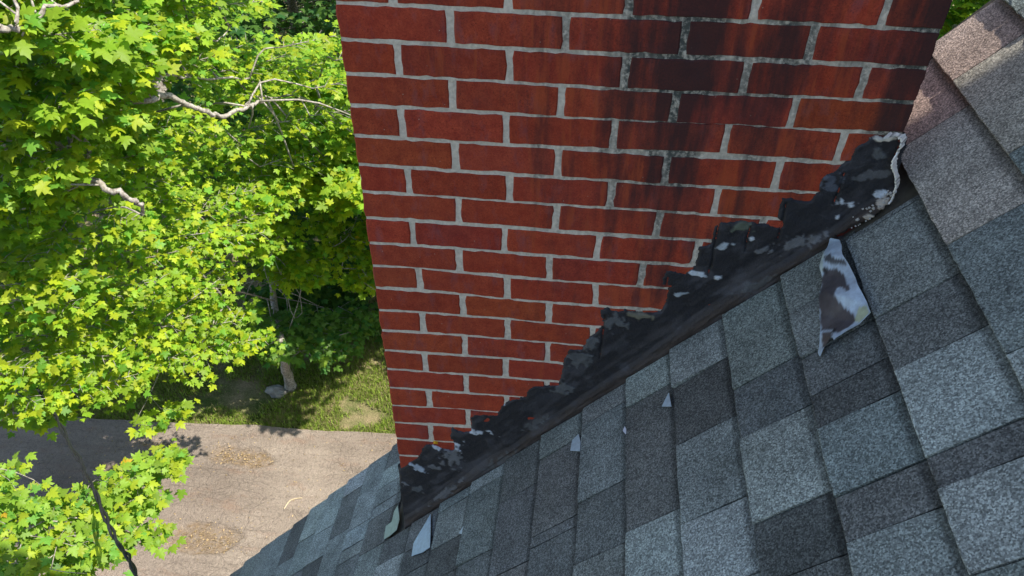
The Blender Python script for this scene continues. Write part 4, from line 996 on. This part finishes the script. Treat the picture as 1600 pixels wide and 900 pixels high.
# conifer: sparse brownish boughs, top centre
def conifer(name, label, bx, by, h):
    b = np.array([bx, by, GZ]); root = tag(empty(name, tuple(b)), label, 'tree'); tr = MB(); tr.tube(spline([b, b+np.array([.05, 0, h*.5]), b+np.array([0, 0, h])], 14), np.linspace(.16, .02, 14), 9)
    bo = MB(); C = []; D_ = []
    for i in range(190):
        z = h*rng.uniform(.12, .98); rl = (1-z/h)*2.3+.35; a = rng.uniform(0, 6.28); d = np.array([math.cos(a), math.sin(a), -.12]); p0 = b+np.array([0, 0, z]); p1 = p0+d*rl*rng.uniform(.7, 1.1)
        bo.tube(spline([p0, (p0+p1)/2+np.array([0, 0, .06]), p1+np.array([0, 0, .08])], 6), [.016, .013, .010, .007, .005, .003], 4)
        for q in range(26):
            f = rng.uniform(.25, 1.05); C.append(p0+(p1-p0)*f+rng.normal(0, .07, 3)+np.array([0, 0, .03])); D_.append(d+rng.normal(0, .6, 3))
    C = np.array(C); D_ = np.array(D_); n = len(C); D_ /= np.linalg.norm(D_, axis=1)[:, None]
    Vs = []; cs_ = []
    base = np.array([.085, .095, .030])*rng.uniform(.5, 1.3, (n, 1)); br = rng.random(n) < .35; base[br] = np.array([.14, .10, .05])*rng.uniform(.5, 1.2, (br.sum(), 1))
    for k in range(7):                          # needle tufts
        a = rng.normal(0, 1, (n, 3)); a -= (a*D_).sum(1)[:, None]*D_*.4; a /= np.linalg.norm(a, axis=1)[:, None]
        s_ = np.cross(a, D_); s_ /= np.linalg.norm(s_, axis=1)[:, None]; L = rng.uniform(.05, .11, (n, 1)); o_ = C+D_*rng.uniform(-.06, .06, (n, 1))
        Vs.append(np.stack([o_-s_*.005, o_+s_*.005, o_+a*L], 1)); cs_.append(base)
    V = np.concatenate(Vs).reshape(-1, 3); c = np.repeat(np.concatenate(cs_), 3, 0)
    adopt(tr.build('trunk', M['bark'], smooth=True), root); adopt(bo.build('boughs', M['bark']), root)
    adopt(mesh_obj('crown', V, mat=M['needle'], tri=np.arange(len(V)).reshape(-1, 3), cols={'Col': c}), root)
conifer('spruce_tree', 'sparse brownish spruce at the top of the view beside the chimney', *(at(455, 20, 15.5)[:2]), 6.2)
conifer('spruce_tree', 'second brownish spruce, partly hidden by the chimney edge', *(at(540, 90, 14.5)[:2]), 5.0)

# undergrowth: low leaf mass at the back, its deep shade painted into the colour
C = []
for i in range(1500):
    x, y = rng.uniform(-16, 9), rng.uniform(12.0, 26)
    C.append((x, y, GZ+rng.uniform(.1, 1.3)))
Cc = np.repeat(np.array(C), 22, 0); m = len(Cc); Cc = Cc+rng.normal(0, .3, (m, 3)); Cc[:, 2] = np.maximum(Cc[:, 2], GZ+.05)
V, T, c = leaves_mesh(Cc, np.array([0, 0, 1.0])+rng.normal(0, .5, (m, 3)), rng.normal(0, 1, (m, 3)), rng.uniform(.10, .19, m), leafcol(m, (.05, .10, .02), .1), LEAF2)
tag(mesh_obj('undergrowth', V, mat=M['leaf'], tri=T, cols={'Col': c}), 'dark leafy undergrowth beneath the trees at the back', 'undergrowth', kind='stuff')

# stone at the foot of the slender trunk
def rock(c, r0, sc, label, seed):
    u, v = 18, 10; V = []
    for j in range(v+1):
        for i in range(u):
            a, b = 2*math.pi*i/u, math.pi*j/v; V.append((math.sin(b)*math.cos(a), math.sin(b)*math.sin(a), math.cos(b)))
    V = np.array(V); k = .45+1.1*fbm(V+seed, 1.9, 4, seed)[:, None]; V = V*k*np.array(sc)*r0+np.array(c)
    F = [(j*u+i, (j+1)*u+i, (j+1)*u+(i+1) % u, j*u+(i+1) % u) for j in range(v) for i in range(u)]
    return tag(mesh_obj('rock', V, F, M['stone']), label, 'rock')
rock(groundpt(433, 613)+np.array([0, 0, .01]), .13, (1.15, .8, .5), 'pale grey stone lying at the foot of the slender trunk', 4)

# overhead service cable: two twisted strands
cp = spline([at(40, 575, 7.6), at(72, 625, 7.2), at(90, 655, 7.0), (at(101, 678, 6.7)), at(113, 702, 6.4), at(127, 722, 6.2), at(136, 745, 6.0), at(150, 770, 5.8), at(165, 806, 5.5), at(178, 832, 5.3), at(192, 856, 5.1), at(205, 872, 4.95), at(214, 900, 4.75), at(235, 960, 4.4)], 150)
mb = MB(); k_ = len(cp); ph = np.linspace(0, 46, k_)
for sg in (0, math.pi):
    off = .0095*np.c_[np.cos(ph+sg), .3*np.cos(ph+sg), np.sin(ph+sg)]; mb.tube(cp+off+np.cumsum(rng.normal(0, .0007, (k_, 3)), 0), .0085, 7)
tag(mb.build('overhead_cable', M['rubber'], smooth=True), 'black twisted overhead cable hanging in front of the driveway at lower left', 'cable')
